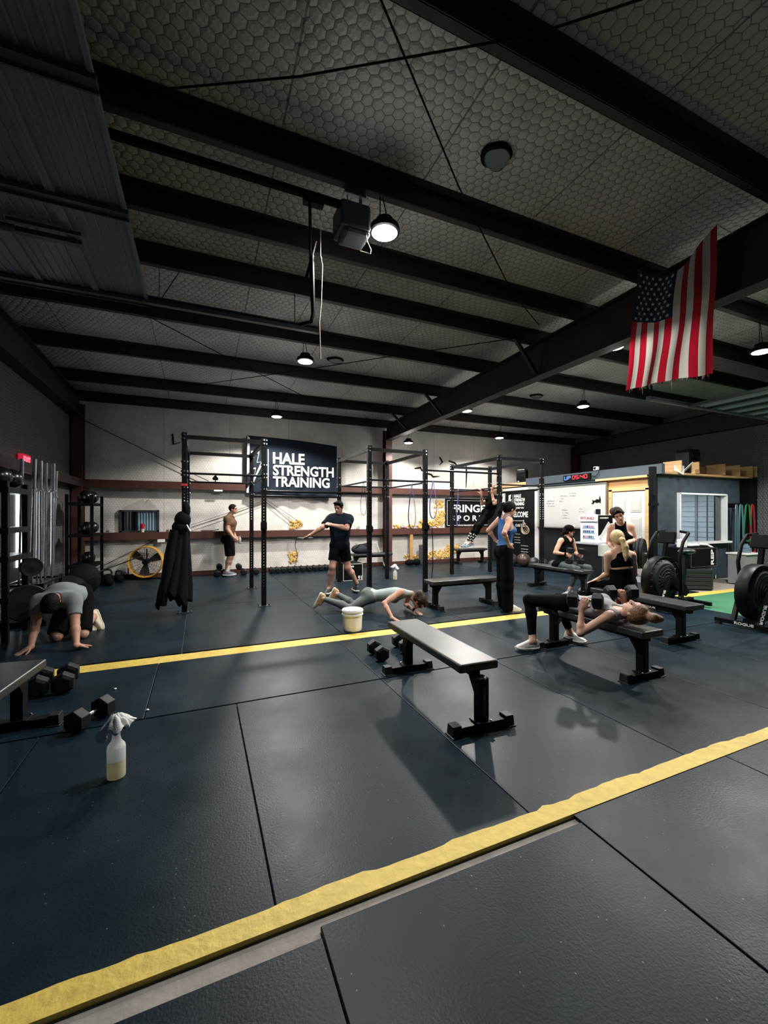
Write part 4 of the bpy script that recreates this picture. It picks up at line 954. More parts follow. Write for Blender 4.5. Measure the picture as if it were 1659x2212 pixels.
# boxes and pads in front of the office window
t = thing('plyo_box', 'black foam plyometric box lettered REP under the office window', 'plyo box', (9.62, 5.62, .42))
MB().box(0, 0, .20, .92, .5, .40).build('body', BLACKM, t, bevel=.015)
m = MB()
for z in (.012, .39): m.box(0, -.253, z, .9, .004, .008)
for x in (-.44, .44): m.box(x, -.253, .2, .008, .004, .38)
m.build('seam_line', mat('seam_grey', (.10, .10, .11), .5), t)
words('lettering', 'REP', t, PRINT, (.32, -.256, .04), (0, 0, 1), (-1, 0, 0), .32, .10, .03)
words('small_print', 'FITNESS', t, mat('dim_print', (.06, .06, .065), .6), (.43, -.256, .04), (0, 0, 1), (-1, 0, 0), .3, .05)
for i in range(5):
    z = .035+.082*i
    o = MB().prism([(-.5, .1), (0, -.22), (.52, .05), (.52, .3), (-.5, .3)], (0, 0, -.037), (1, 0, 0), (0, 1, 0), (0, 0, .074)).build('foam_pad', mat('pad_vinyl', (.018, .021, .025), .35), bevel=.012)
    o.location = (9.42, 5.32, z+.005); tag(o, 'glossy black crash pad in the stack under the office window, ' + ('bottom', 'second from the bottom', 'middle', 'second from the top', 'top')[i]+' one', 'crash pad', 'stacked crash pads')
words('lettering', 'RENOLA', tag(MB().box(9.62, 5.165, .25, .3, .006, .045, R=Matrix.Rotation(.47, 3, 'Z')).build('sewn_label', PRINT), 'white sewn label on the corner of the crash pad stack', 'label'), BLACKM, (9.50, 5.11, .24), (math.cos(.47), math.sin(.47), 0), (0, 0, 1), .24, .025) if False else None
tag(MB().box(9.58, 5.132, .255, .26, .006, .05, R=Matrix.Rotation(.48, 3, 'Z')).build('sewn_label', PRINT), 'white sewn label on the corner of the crash pad stack', 'label')
m = MB(); m.sph((9.55, 5.6, .86), .06, 12, sc=(2.0, 1, .6)); m.sph((9.75, 5.6, .86), .07, 12, sc=(2.4, 1, .5)); m.tube([(9.75, 5.55, .88), (9.95, 5.5, .87), (10.02, 5.42, .8), (9.9, 5.4, .76)], .025, 8)
tag(m.build('white_towel', MATS['white_towel'], smooth=80), 'crumpled white towel on the REP foam box', 'towel')
tag(MB().box(9.30, 5.62, .91, .16, .12, .17).build('paper_box', FRW, bevel=.006), 'small white carton on the REP foam box left of the towel', 'box')
# coloured bands on the wall bracket
t = thing('band_rack', 'wall bracket at the office corner for coloured stretch bands', 'rack', (12.1, YO-.04, 1.76))
m = MB(); m.box(0, -.02, 0, .95, .03, .06)
for x in (-.38, -.18, .08, .34): m.cyl((x, 0, 0), (x, -.22, .015), .012)
m.build('bracket', BLACK, t)
for x, z1, w_, c, nm in ((11.74, .5, .05, (.05, .10, .12), 'dark teal'), (11.93, .72, .10, (.06, .14, .17), 'blue-grey'), (12.2, .92, .17, (.012, .16, .045), 'green'), (12.42, .62, .10, (.25, .012, .02), 'red')):
    m = MB()
    for s in (-1, 1): m.tube([(x, YO-.2, 1.77), (x+s*w_*.4, YO-.2, 1.74), (x+s*w_*.8, YO-.2, 1.3), (x+s*w_, YO-.2, z1)], [.018, .03, .034, .03], 8, flat=.5)
    m.tube([(x-w_, YO-.2, z1), (x, YO-.2, z1-.06), (x+w_, YO-.2, z1)], .028, 8)
    tag(m.build('resistance_band', mat('band_'+nm.replace(' ', '_').replace('-', '_'), c, .35), smooth=True), nm+' stretch band hanging from the wall bracket right of the office window', 'band', 'coloured bands on the bracket')
t = thing('side_table', 'small table with a clear jug behind the nearer bike', 'table', (11.0, 5.35, 0))
MB().box(0, 0, .66, .55, .4, .03).build('top', WHITE, t); m = MB()
MB().box(0, 0, .32, .5, .34, .63).build('base', mat('grey_base', (.25, .26, .27), .5), t)
tag(MB().lathe([(.09, 0), (.1, .02), (.095, .12), (.04, .16), (.04, .19)], 20, c=(11.1, 5.35, .68)).build('jug', mat('jug_blue', (.25, .4, .5), .15, trans=.6), smooth=40), 'blue tinted clear jug on the small table behind the nearer bike', 'jug')
t = thing('storage_tub', 'white tub with a clear blue lid beside the office corner', 'tub', (8.5, 5.35, 0)) if False else None
# ================================================================ EXERCISE BIKES
def bike(lab, x, y, rz, n):
    t = thing('fan_bike', lab, 'exercise bike', (x, y, 0), rz, 'fan bikes on the mats')
    FC = (-.18, 0, .47); R = .33
    m = MB(); m.bar((-.42, -.34, .06), (-.42, .36, .06), .06, .06); fs = m.build('front_stabilizer', BLACK, t, bevel=.006)
    words('lettering', 'ROGUE', fs, PRINT, (-.452, .12, .042), (0, -1, 0), (0, 0, 1), .22, .036, .03)
    m = MB()
    for k in (-1, 1): m.box(-.42, k*.32, .02, .07, .06, .04)
    m.build('stabilizer_foot', MATS['cap_rubber'], t)
    MB().bar((.62, -.3, .06), (.62, .3, .06), .06, .06).build('rear_stabilizer', BLACK, t, bevel=.006)
    m = MB()
    for s in (-1, 1): m.bar((-.42, s*.15, .06), (-.20, s*.16, .52), .05, .06); m.bar((-.2, s*.16, .5), (.12, s*.1, .3), .04, .06)
    m.bar((-.42, 0, .1), (.62, 0, .1), .08, .06); m.bar((.05, 0, .1), (.22, 0, .72), .06, .09); fk = m.build('frame', BLACK, t, bevel=.004)
    words('lettering', 'ROGUE', fk, PRINT, (-.435, -.150, .10), (.42, 0, .9), (0, -1, 0), .26, .035, .03)
    m = MB(); m.lathe([(R*.2, -.10), (R*.8, -.095), (R, -.05), (R, .05), (R*.8, .095), (R*.2, .10)], 40, c=FC, ax=(0, 1, 0)); m.build('fan_wheel', mat('fan_blades', (.012, .014, .017), .55), t, smooth=30)
    m = MB()
    for s in (-1, 1):
        for rr, w in ((R+.02, .06), (R*.86, .11), (R*.7, .118), (R*.54, .122), (R*.38, .125), (R*.22, .126)):
            m.tube([(FC[0]+rr*math.cos(a), s*w, FC[2]+rr*math.sin(a)) for a in [2*PI*k/40 for k in range(40)]], .0035, 5, closed=True)
        for k in range(20): a = 2*PI*k/20; m.cyl((FC[0]+.05*math.cos(a), s*.127, FC[2]+.05*math.sin(a)), (FC[0]+(R+.02)*math.cos(a+.25), s*.06, FC[2]+(R+.02)*math.sin(a+.25)), .003, n=5)
    m.build('fan_cage', mat('cage_wire', (.03, .034, .04), .4), t)
    m = MB(); m.lathe([(R+.035, -.075), (R+.045, -.05), (R+.045, .05), (R+.035, .075), (R+.03, 0)], 40, c=FC, ax=(0, 1, 0), cap=False); m.build('cage_rim', BLACK, t, smooth=30)
    for s in (-1, 1): MB().prism([(-.2, .42), (.2, .2), (.28, .26), (.2, .38), (-.12, .56)], (0, s*.14, 0), (1, 0, 0), (0, 0, 1), (0, s*.03, 0)).build('chain_guard', BLACKM, t, bevel=.006)
    for s in (-1, 1):
        m = MB(); m.tube([(.02, s*.2, .28), (-.06, s*.24, .55), (-.10, s*.25, .85), (-.02, s*.25, 1.08), (.12, s*.25, 1.22)], .024, 10); h = m.build('arm_lever', BLACK, t, smooth=True)
        m = MB(); m.cyl((.12, s*.25, 1.22), (.12, s*.04+s*.08, 1.24), .021); m.build('grip', BLACKM, h, smooth=40)
        m = MB(); m.cyl((.16, s*.12, .28), (.16+s*.12, s*.16, .28+s*.1), .012); m.box(.16+s*.12, s*.22, .28+s*.1, .1, .1, .025); m.build('pedal', BLACK, t)
    m = MB(); m.bar((-.1, 0, .78), (-.04, 0, 1.06), .06, .05); m.box(-.02, 0, 1.14, .05, .26, .19, R=Matrix.Rotation(.35, 3, 'Y')); m.build('console', BLACKM, t, bevel=.008)
    m = MB(); m.box(.42, 0, .82, .09, .05, .5) if False else m.bar((.34, 0, .12), (.46, 0, .86), .05, .07); m.build('seat_post', BLACK, t)
    m = MB(); m.sph((.50, 0, .90), .13, 18, sc=(1.1, .9, .38)); m.sph((.38, 0, .90), .07, 14, sc=(1.6, .7, .45)); m.build('saddle', VINYL, t, smooth=80)
    return t
bike('black fan bike cut by the right picture edge, the nearer of the two', 7.02, 3.18, 0, 0)
bike('black fan bike behind the empty bench end, near the two chatting women', 6.95, 4.42, 0, 1)
# ================================================================ FLAG
FX = 4.74
t = thing('hanging_flag', 'frayed American flag hanging vertically from the roof beside the middle rafter', 'flag', (FX, 2.9, 0))
def fsag(u): return 4.43-.02*u-.30*(math.sin(PI*min(1, max(0, u)))**1.2)*(1 if u < .62 else .85)
def flag(u, v):
    y = 3.36-.84*u+.19*v*(1-u)+.06*v*u
    top = 4.40-.25*max(0, math.sin(PI*u))**.9 if u < .55 else 4.40-.25*max(0, math.sin(PI*u))**1.6
    bot = 3.03-.09*u
    z = top+(bot-top)*v
    x = .018*math.sin(u*22+v*2)*(.4+.6*v)+.03*math.sin(u*7+1)*v+.012*math.sin(v*9+u*5)
    return (x, y-2.9, z)
def fmat(u, v):
    k = int(u*13)
    if k < 7 and v < .415: return 2
    return 0 if k % 2 == 0 else 1
FR = [mat('flag_red', (.36, .008, .022), .8, sheen=.2), mat('flag_white', (.56, .54, .50), .85, sheen=.2), mat('flag_navy', (.012, .018, .045), .8, sheen=.2), mat('flag_star', (.48, .52, .55), .8)]
for fm_ in FR[:3]:
    nt = fm_.node_tree; pb_ = nt.nodes['Principled BSDF']; tr = nt.nodes.new('ShaderNodeBsdfTranslucent'); tr.inputs[0].default_value = pb_.inputs['Base Color'].default_value
    ms_ = nt.nodes.new('ShaderNodeMixShader'); ms_.inputs[0].default_value = .38; nt.links.new(pb_.outputs[0], ms_.inputs[1]); nt.links.new(tr.outputs[0], ms_.inputs[2]); nt.links.new(ms_.outputs[0], nt.nodes['Material Output'].inputs[0])
MB().grid(flag, 104, 48, mif=fmat).build('cloth', FR, t, smooth=80)
m = MB()
for r_ in range(9):
    for c_ in range(6 if r_ % 2 == 0 else 5):
        vv = (.028+.045*r_)*1.0; uu = (.045+.09*c_+(0 if r_ % 2 == 0 else .045))*.98
        p = Vector(flag(uu, vv)); pu = (Vector(flag(uu+.01, vv))-p).normalized(); pv = (Vector(flag(uu, vv+.01))-p).normalized(); n = pu.cross(pv).normalized()
        if n.x > 0: n = -n
        v = []
        for k in range(10):
            a = PI/5*k; q = .024 if k % 2 == 0 else .010
            v.append(p+n*.004+pu*math.sin(a)*q-pv*math.cos(a)*q)
        m.add(v+[p+n*.0045], [(k, (k+1) % 10, 10) for k in range(10)])
m.build('star_field', FR[3], t)
m = MB(); r = random.Random(2)
for k in range(60):
    uu = r.random(); p = Vector(flag(uu, 1)); L = r.uniform(.01, .05)+(.08 if k in (7, 30) else 0)
    m.tube([p, p+Vector((r.uniform(-.01, .01), r.uniform(-.012, .012), -L))], [.0035, .001], 4, mi=0 if int(uu*13) % 2 == 0 else 1)
m.build('frayed_hem', FR, t)
for u_ in (0, 1):
    p = Vector(flag(u_, 0)); MB().tube([p, (XM-.1-FX, p.y-.02, pz(p.y+2.9)-.02)], .004, 5).build('hanging_cord', CORD, t)
# ================================================================ LEFT SIDE
# glazed door behind the barbells, exit sign
d2 = struct('door_2', MB().box(XL+.02, 8.32, 1.05, .05, .95, 2.1), mat('door_dark', (.02, .022, .026), .5))
MB().box(XL+.048, 8.30, 1.30, .012, .30, 1.20).build('door_glass', mat('daylit_glass', (.8, .85, .9), .3, emit=(.85, .93, 1), es=12), d2)
t = thing('exit_sign', 'glowing red exit sign on the left wall above the barbells', 'sign', (XL+.06, 8.44, 2.37), 0)
MB().box(0, 0, 0, .06, .34, .19).build('case', mat('exit_case', (.3, .02, .03), .5, emit=(.75, .02, .06), es=.6), t)
words('lettering', 'EXIT', t, mat('exit_red', (.8, .1, .1), .5, emit=(1, .12, .18), es=2.2), (.032, -.14, -.06), (0, 1, 0), (0, 0, 1), .28, .12, .03)
# barbell holder
t = thing('barbell_holder', 'black floor stand holding the upright chrome barbells', 'stand', (-2.16, 7.5, 0))
m = MB(); m.box(0, 0, .04, .5, .9, .08); m.build('base', BLACKM, t)
m = MB()
for y in (-.42, .42): m.box(.2, y, .3, .04, .04, .55); m.box(-.2, y, .3, .04, .04, .55)
for x in (-.2, .2): m.box(x, 0, .56, .03, .88, .03)
for y in (-.42, .42): m.box(0, y, .56, .42, .03, .03)
m.build('frame', BLACK, t)
def barbell(x, y, z, tx, ty):
    t = thing('barbell', 'chrome barbell standing upright in the floor stand at left', 'barbell', (x, y, z), 0, 'upright barbells', rot=(tx, ty, 0))
    MB().cyl((0, 0, .42), (0, 0, 1.76), .0145, n=14).build('shaft', CHROME, t, smooth=40)
    for z0 in (0, 1.77):
        m = MB(); m.cyl((0, 0, z0), (0, 0, z0+.415), .025, n=18); k = z0+.41 if z0 == 0 else z0
        m.cyl((0, 0, k), (0, 0, k+.016), .038, n=18); m.build('sleeve', CHROME, t, smooth=40)
r = random.Random(3)
for i, (x, y, z) in enumerate(((-2.10, 7.15, .085), (-2.26, 7.22, .085), (-2.06, 7.38, .085), (-2.22, 7.50, .085), (-2.08, 7.62, .085), (-2.02, 7.70, .085), (-2.22, 7.78, .085), (-2.06, 7.86, .085), (-2.1, 8.02, -.0))):
    barbell(x, y, .082 if i < 8 else .001, r.uniform(-.012, .012), r.uniform(.0, .03))
# plate storage rack at the picture edge
t = thing('storage_rack', 'dark storage rack with weight plates at the left picture edge', 'rack', (-2.25, 6.62, 0))
m = MB()
for y in (-.32, .30):
    for x in (-.22, .16): m.box(x, y, .95, .06, .06, 1.9)
m.build('upright', BLACK, t)
for z in (.5, .98, 1.32, 1.8): MB().box(-.03, 0, z, .46, .72, .07).build('shelf', BLACK, t)
for i, (x, y, z, r_, lab) in enumerate(((-1.95, 6.5, .42, .225, 'large black bumper plate on the lowest peg of the left storage rack'), (-1.97, 6.72, .84, .12, 'small black plate leaning on the middle shelf of the left storage rack'))):
    o = MB().lathe([(.03, -.03), (.6*r_, -.022), (r_*.95, -.03), (r_, -.015), (r_, .015), (r_*.95, .03), (.6*r_, .022), (.03, .03)], 36, ax=(.55, -.83, 0)).build('bumper_plate', RUB, smooth=35)
    o.location = (x, y, z); tag(o, lab, 'weight plate')
for i, (y, lab) in enumerate(((6.45, 'nearer'), (6.78, 'farther'))):
    o = MB().sph((-2.2, y, 1.965), .13, 20, sc=(1, 1, .95)).build('medicine_ball', BLKGLOSS, smooth=80); tag(o, lab+' dark ball on the top shelf of the left storage rack', 'medicine ball')
# corner rack with balls
t = thing('ball_rack', 'dark three-tier ball rack in the far left corner', 'rack', (-2.12, 10.2, 0))
m = MB()
for y in (-.45, .45):
    for x in (-.2, .2): m.box(x, y, .95, .05, .05, 1.9)
m.build('upright', BLACKM, t)
for z in (.5, 1.1, 1.72): MB().box(0, 0, z, .44, .92, .05).build('shelf', BLACKM, t)
for i, (y, z, lab) in enumerate(((9.95, 1.87, 'top shelf, nearer'), (10.4, 1.87, 'top shelf, farther'), (9.95, 1.25, 'middle shelf, nearer'), (10.4, 1.25, 'middle shelf, farther'), (10.1, .65, 'bottom shelf'))):
    tag(MB().sph((-2.05, y, z), .125, 20).build('medicine_ball', BLKGLOSS, smooth=80), 'black medicine ball in the corner rack, '+lab, 'medicine ball')
for i, (x, y, z, s_, lab) in enumerate(((-1.98, 9.45, .3, (1, 1.0, 1.15), 'big black sandbag slumped in front of the corner ball rack'), (-2.1, 8.85, .23, (1.1, 1, .88), 'smaller black sandbag beside the upright barbells'))):
    tag(MB().sph((x, y, z), .26, 22, sc=s_).build('sandbag', mat('sandbag_black', (.004, .005, .006), .7, bump=.5, bs=14, spec=.12), smooth=80), lab, 'sandbag')
tag(MB().tube([(-1.75, 9.0, .45), (-1.1, 10.2, .65)], .012, 8).build('wooden_pole', BLACK, smooth=True), 'thin dark pole leaning past the big black sandbag', 'pole')
for p, lab in (((-.02, 3.34), 'largest white chalk crumb behind the dumbbell with the bright handle'), ((-.32, 3.9), 'small white chalk crumb on the mat behind the spray bottle')):
    tag(MB().sph((p[0]-.35, p[1]+.35, .006), .014, 8, sc=(1, .8, .5)).build('chalk_crumb', PRINT, smooth=80), lab, 'chalk')
# ================================================================ PEOPLE: one continuous surface per body, from blended tapered limbs
def V(*a): return np.array(a if len(a) > 1 else a[0], float)
def nz(v): v = np.asarray(v, float); return v/max(np.linalg.norm(v), 1e-9)
def orth(v, d): return nz(v-d*np.dot(v, d))
def C_(a, b, r0, r1, k=.02): return ('c', V(a), V(b), r0, r1, k)
def E_(c, ax, rad, k=.02, sub=False): return ('s' if sub else 'e', V(c), np.array(ax), np.array(rad, float), k)
def P_(p, n): return ('p', V(p), nz(n))
def surface(prims, res, pad=.03):
    lo, hi = np.full(3, 1e9), np.full(3, -1e9)
    for q in prims:
        if q[0] == 'c':
            r = max(q[3], q[4]); lo = np.minimum(lo, np.minimum(q[1], q[2])-r); hi = np.maximum(hi, np.maximum(q[1], q[2])+r)
        elif q[0] == 'e':
            r = max(q[3]); lo = np.minimum(lo, q[1]-r); hi = np.maximum(hi, q[1]+r)
    lo -= pad; n = np.ceil((hi+pad-lo)/res).astype(int)+1
    F = np.full(n, .2, np.float32)
    ax = [lo[i]+res*np.arange(n[i]) for i in range(3)]
    def sub(c0, c1):
        i0 = np.clip(((c0-lo)/res).astype(int)-1, 0, n-1); i1 = np.clip(((c1-lo)/res).astype(int)+2, 1, n)
        return tuple(slice(a, b) for a, b in zip(i0, i1))
    for q in prims:
        if q[0] == 'p':
            d = ((ax[0]-q[1][0])*q[2][0])[:, None, None]+((ax[1]-q[1][1])*q[2][1])[None, :, None]+((ax[2]-q[1][2])*q[2][2])[None, None, :]
            F = np.maximum(F, d.astype(np.float32)); continue
        k = q[-1]; mg = k+.045
        if q[0] == 'c': r = max(q[3], q[4]); s = sub(np.minimum(q[1], q[2])-r-mg, np.maximum(q[1], q[2])+r+mg)
        else: r = max(q[3]); s = sub(q[1]-r-mg, q[1]+r+mg)
        X, Y, Z = np.meshgrid(ax[0][s[0]], ax[1][s[1]], ax[2][s[2]], indexing='ij')
        if q[0] == 'c':
            a, b = q[1], q[2]; ba = b-a; L2 = max(ba @ ba, 1e-9)
            px, py, pz_ = X-a[0], Y-a[1], Z-a[2]
            t = np.clip((px*ba[0]+py*ba[1]+pz_*ba[2])/L2, 0, 1)
            d = np.sqrt((px-t*ba[0])**2+(py-t*ba[1])**2+(pz_-t*ba[2])**2)-(q[3]+t*(q[4]-q[3]))
        else:
            p = [X-q[1][0], Y-q[1][1], Z-q[1][2]]; A, R = q[2], q[3]
            u = [A[i][0]*p[0]+A[i][1]*p[1]+A[i][2]*p[2] for i in range(3)]
            k0 = np.sqrt(sum((u[i]/R[i])**2 for i in range(3))); k1 = np.sqrt(sum((u[i]/R[i]**2)**2 for i in range(3)))
            d = np.where(k1 > 1e-6, k0*(k0-1)/np.maximum(k1, 1e-6), -min(R))
        f = F[s]
        if q[0] == 's': h = np.maximum(k-np.abs(f+d), 0)/k; F[s] = np.maximum(f, -d)+h*h*k*.25
        else: h = np.maximum(k-np.abs(f-d), 0)/k; F[s] = np.minimum(f, d)-h*h*k*.25
    # surface nets
    I = F < 0
    c = np.zeros(n-1, np.int8)
    for dx in (0, 1):
        for dy in (0, 1):
            for dz in (0, 1): c += I[dx:n[0]-1+dx, dy:n[1]-1+dy, dz:n[2]-1+dz]
    act = (c > 0) & (c < 8); idx = np.full(act.shape, -1, np.int64); cells = np.argwhere(act); idx[act] = np.arange(len(cells))
    acc = np.zeros((len(cells), 3)); cnt = np.zeros(len(cells))
    for a in range(3):
        o = [0, 1, 2]; o.remove(a)
        for u in (0, 1):
            for w in (0, 1):
                p0 = cells.copy(); p0[:, o[0]] += u; p0[:, o[1]] += w; p1 = p0.copy(); p1[:, a] += 1
                f0 = F[tuple(p0.T)]; f1 = F[tuple(p1.T)]; m = (f0 < 0) != (f1 < 0)
                t = np.where(m, f0/np.where(m, f0-f1, 1), 0); q = p0.astype(float); q[:, a] += t
                acc[m] += q[m]; cnt += m
    verts = lo+res*(acc/cnt[:, None]); faces = []
    for a in range(3):
        o = [(a+1) % 3, (a+2) % 3]
        sl0 = [slice(None)]*3; sl1 = [slice(None)]*3; sl0[a] = slice(0, n[a]-1); sl1[a] = slice(1, n[a])
        ch = I[tuple(sl0)] != I[tuple(sl1)]; e = np.argwhere(ch)
        e = e[(e[:, o[0]] > 0) & (e[:, o[1]] > 0) & (e[:, o[0]] < n[o[0]]-1) & (e[:, o[1]] < n[o[1]]-1)]
        q = []
        for u, w in ((1, 1), (0, 1), (0, 0), (1, 0)):
            p = e.copy(); p[:, o[0]] -= u; p[:, o[1]] -= w; q.append(idx[tuple(p.T)])
        q = np.stack(q, 1); flip = ~I[tuple(e.T)]; q[flip] = q[flip][:, ::-1]
        faces.append(q)
    faces = np.concatenate(faces); faces = faces[(faces >= 0).all(1)]
    # light smoothing
    ed = np.concatenate([faces[:, [0, 1]], faces[:, [1, 2]], faces[:, [2, 3]], faces[:, [3, 0]]])
    for lam in (.5, -.45):
        sm = np.zeros_like(verts); dg = np.zeros(len(verts))
        for i in range(3): sm[:, i] = np.bincount(ed[:, 0], verts[ed[:, 1], i], len(verts))+np.bincount(ed[:, 1], verts[ed[:, 0], i], len(verts))
        dg = np.bincount(ed[:, 0], minlength=len(verts))+np.bincount(ed[:, 1], minlength=len(verts))
        verts = verts+lam*(sm/np.maximum(dg, 1)[:, None]-verts)
    return verts, faces
def skin_obj(name, prims, m, parent, origin, res):
    v, f = surface(prims, res)
    v = v-origin
    me = bpy.data.meshes.new(name); me.vertices.add(len(v)); me.vertices.foreach_set('co', v.astype(np.float32).ravel())
    me.loops.add(f.size); me.loops.foreach_set('vertex_index', f.astype(np.int32).ravel())
    me.polygons.add(len(f)); me.polygons.foreach_set('loop_start', np.arange(0, f.size, 4, dtype=np.int32)); me.polygons.foreach_set('loop_total', np.full(len(f), 4, np.int32))
    me.update(calc_edges=True); me.validate()
    me.polygons.foreach_set('use_smooth', [True]*len(me.polygons)); me.materials.append(m)
    o = bpy.data.objects.new(name, me); COL.objects.link(o); o.parent = parent
    return o
def shoe_mesh():
    secs = [(-.128, .028, .085, .014), (-.112, .040, .118, .004), (-.07, .045, .130, .003), (-.02, .045, .122, .003), (.03, .045, .098, .003), (.085, .051, .076, .004), (.13, .048, .060, .010), (.158, .030, .042, .016)]
    up, so = MB(), MB(); n = 16
    def ring(x, w, z0, z1, top):
        o = []
        for i in range(n):
            a = 2*PI*i/n; c, s = math.cos(a), math.sin(a)
            o.append((x, w*(abs(c)**.75)*(1 if c > 0 else -1)*(1 if s < 0 else top), z0+(z1-z0)*(.5+.5*(abs(s)**.8)*(1 if s > 0 else -1))))
        return o
    for mb, fn in ((up, lambda x, w, h, l: ring(x, w, l+.012, h, .72)), (so, lambda x, w, h, l: ring(x*1.03, w*1.1, l-.003, l+.030, 1.0))):
        v = []
        for sx in secs: v += fn(*sx)
        k = len(secs); f = [(j*n+i, j*n+(i+1) % n, (j+1)*n+(i+1) % n, (j+1)*n+i) for j in range(k-1) for i in range(n)]+[tuple(range(n-1, -1, -1)), tuple(range((k-1)*n, k*n))]
        mb.add(v, f)
    return up, so
SHOE = shoe_mesh()
_s = [SHOE[0].build('shoe', WHITE, None, smooth=60), SHOE[1].build('sole', WHITE, None, smooth=60)]
SHM = [o.data for o in _s]
for o in _s:
    bpy.data.objects.remove(o)
def hand(wr, ha, n, grip, side, s=1, spread=.012):
    """palm and five fingers; n = direction the palm faces; grip 0 flat .. 1 closed"""
    a = nz(ha-wr); n = orth(n, a); b = np.cross(n, a)*side; out = []
    out.append(E_(wr+a*.052*s, [a, b, n], [.052*s, .043*s, .017*s], .012)); out.append(C_(wr-a*.01, wr+a*.03*s, .026*s, .024*s, .015))
    for i, (o, L) in enumerate(((.032, .070), (.011, .080), (-.011, .075), (-.031, .058))):
        p = wr+a*(.092-.004*abs(i-1.3))*s+b*o*s; ang = .12+grip*.75; d = nz(a+b*o*spread/.012*.35)
        for j, (fl, r) in enumerate(((.44, .0100), (.32, .0092), (.26, .0083))):
            d2 = nz(d*math.cos(ang*(j+.55))+n*math.sin(ang*(j+.55))) if grip > .3 else nz(d+n*.09*j)
            q = p+d2*L*fl*s; out.append(C_(p, q, r*s, (r-.0009)*s, .0035)); p = q
    p = wr+a*.028*s+b*.034*s+n*.006*s; d1 = nz(a*.62+b*.70+n*(.15+.45*grip)); q = p+d1*.038*s; out.append(C_(wr+a*.03*s+b*.018*s, p, .017*s, .0135*s, .012)); out.append(C_(p, q, .0125*s, .0105*s, .006))
    d2 = nz(a*(.9-.5*grip)+b*(.3-.5*grip)+n*(.1+.7*grip)); out.append(C_(q, q+d2*.032*s, .0105*s, .0085*s, .004))
    return out
def person(label, J, face, up=None, skin=(.52, .30, .21), fem=False, clothes=(), hair=None, shoes=(None, None), hands=None, w=1.0, fup=None, eyes=True, res=.0066, chest_n=None, brow=(.03, .02, .015)):
    J = {k: V(v) for k, v in J.items()}
    org = V(J['pel'][0], J['pel'][1], 0)
    t = thing('person', label, 'person', tuple(org))
    sk = mat('skin_%d' % int(sum(skin)*1000), skin, .48, spec=.35)
    U = nz(J['nek']-J['pel']); Ls = orth(J['shL']-J['shR'], U); Fs = np.cross(Ls, U)          # l x u = forward
    Lh = nz(J['hiL']-J['hiR']); Uh = orth(J['che']-J['pel'], Lh); Fh = np.cross(Lh, Uh)
    if chest_n is not None and Fs @ V(chest_n) < 0: Fs = -Fs; Fh = -Fh
    sw = np.linalg.norm(J['shL']-J['shR'])/2
    def torso(g=0):
        pel, che, nek = J['pel'], J['che'], J['nek']; wst = pel*.52+che*.48
        hw = (.155 if fem else .152)*w; o = []
        o.append(E_(pel+Uh*.0, [Lh, Fh, Uh], [hw+g, .112*w+g, .125+g], .05)); o.append(E_(wst, [Ls, Fs, U], [(.116 if fem else .150)*w+g, (.088 if fem else .108)*w+g, .16+g], .06))
        o.append(E_(che-U*.045, [Ls, Fs, U], [(.138 if fem else .168)*w+g, (.098 if fem else .122)*w+g, .17+g], .06))
        o.append(C_(J['shL']*.82+J['shR']*.18, J['shR']*.82+J['shL']*.18, (.052 if fem else .066)*w+g, (.052 if fem else .066)*w+g, .05))
        o.append(C_(nek+U*.02, J['shL']*.88+nek*.12, (.040 if fem else .050)+g*.6, .044*w+g, .03)); o.append(C_(nek+U*.02, J['shR']*.88+nek*.12, (.040 if fem else .050)+g*.6, .044*w+g, .03))
        for s in (-1, 1):
            o.append(E_(che-U*(.065 if fem else .02)+Ls*s*.072*w+Fs*(.072 if fem else .075)*w, [Ls, Fs, U], [.062*w+g, (.052 if fem else .038)*w+g, .06+g], .035))
            o.append(E_(pel+Lh*s*.07*w-Fh*.055*w-Uh*.045, [Lh, Fh, Uh], [.078*w+g, .082*w+g, .088+g], .04))
        return o
    def arm(s, g=0, upto=1.0, fore=True):
        sh, el, wr = J['sh'+s], J['el'+s], J['wr'+s]; k = (.80 if fem else 1.0)*w; o = []
        e2 = sh+(el-sh)*upto
        o.append(E_(sh+(el-sh)*.10, [nz(el-sh), orth(Fs, nz(el-sh)), np.cross(nz(el-sh), orth(Fs, nz(el-sh)))], [.085+g, .054*k+g, .056*k+g], .03))
        o.append(C_(sh, e2, .050*k+g, (.050-.008*upto)*k+g, .025))
        if not fore: d_ = nz(el-sh); q_ = orth(V(.3, .5, .8), d_); o.append(E_(e2+d_*.075, [d_, q_, np.cross(d_, q_)], (.075, .11, .11), .004, True))
        if fore:
            o.append(E_(sh+(el-sh)*.55, [nz(el-sh), orth(Fs, nz(el-sh)), np.cross(nz(el-sh), orth(Fs, nz(el-sh)))], [.095, .045*k, .045*k], .03))
            m = el+(wr-el)*.3; o.append(C_(el, m, .039*k+g, .042*k+g, .02)); o.append(C_(m, wr, .042*k+g, .026*k+g, .02))
        return o
    def leg(s, g=0, upto=1.0, shin=1.0, flare=0):
        hi, kn, an = J['hi'+s], J['kn'+s], J['an'+s]; k = (1.0 if fem else 1.0)*w; o = []
        e2 = hi+(kn-hi)*upto
        o.append(C_(hi, e2, .086*k+g, (.086-.030*upto)*k+g+flare*upto, .035))
        if upto >= 1 and shin > 0:
            m = kn+(an-kn)*.32; bk = -orth(nz(J['to'+s]-an), nz(an-kn))*.012 if np.linalg.norm(J['to'+s]-an) > .02 else 0
            e3 = kn+(an-kn)*shin
            o.append(C_(kn, m+bk, .052*k+g+flare, .055*k+g+flare, .03))
            if shin > .33: o.append(C_(m+bk, e3, .055*k+g+flare, (.055-.021*(shin-.32)/.68)*k+g+flare*1.4, .03))
        return o
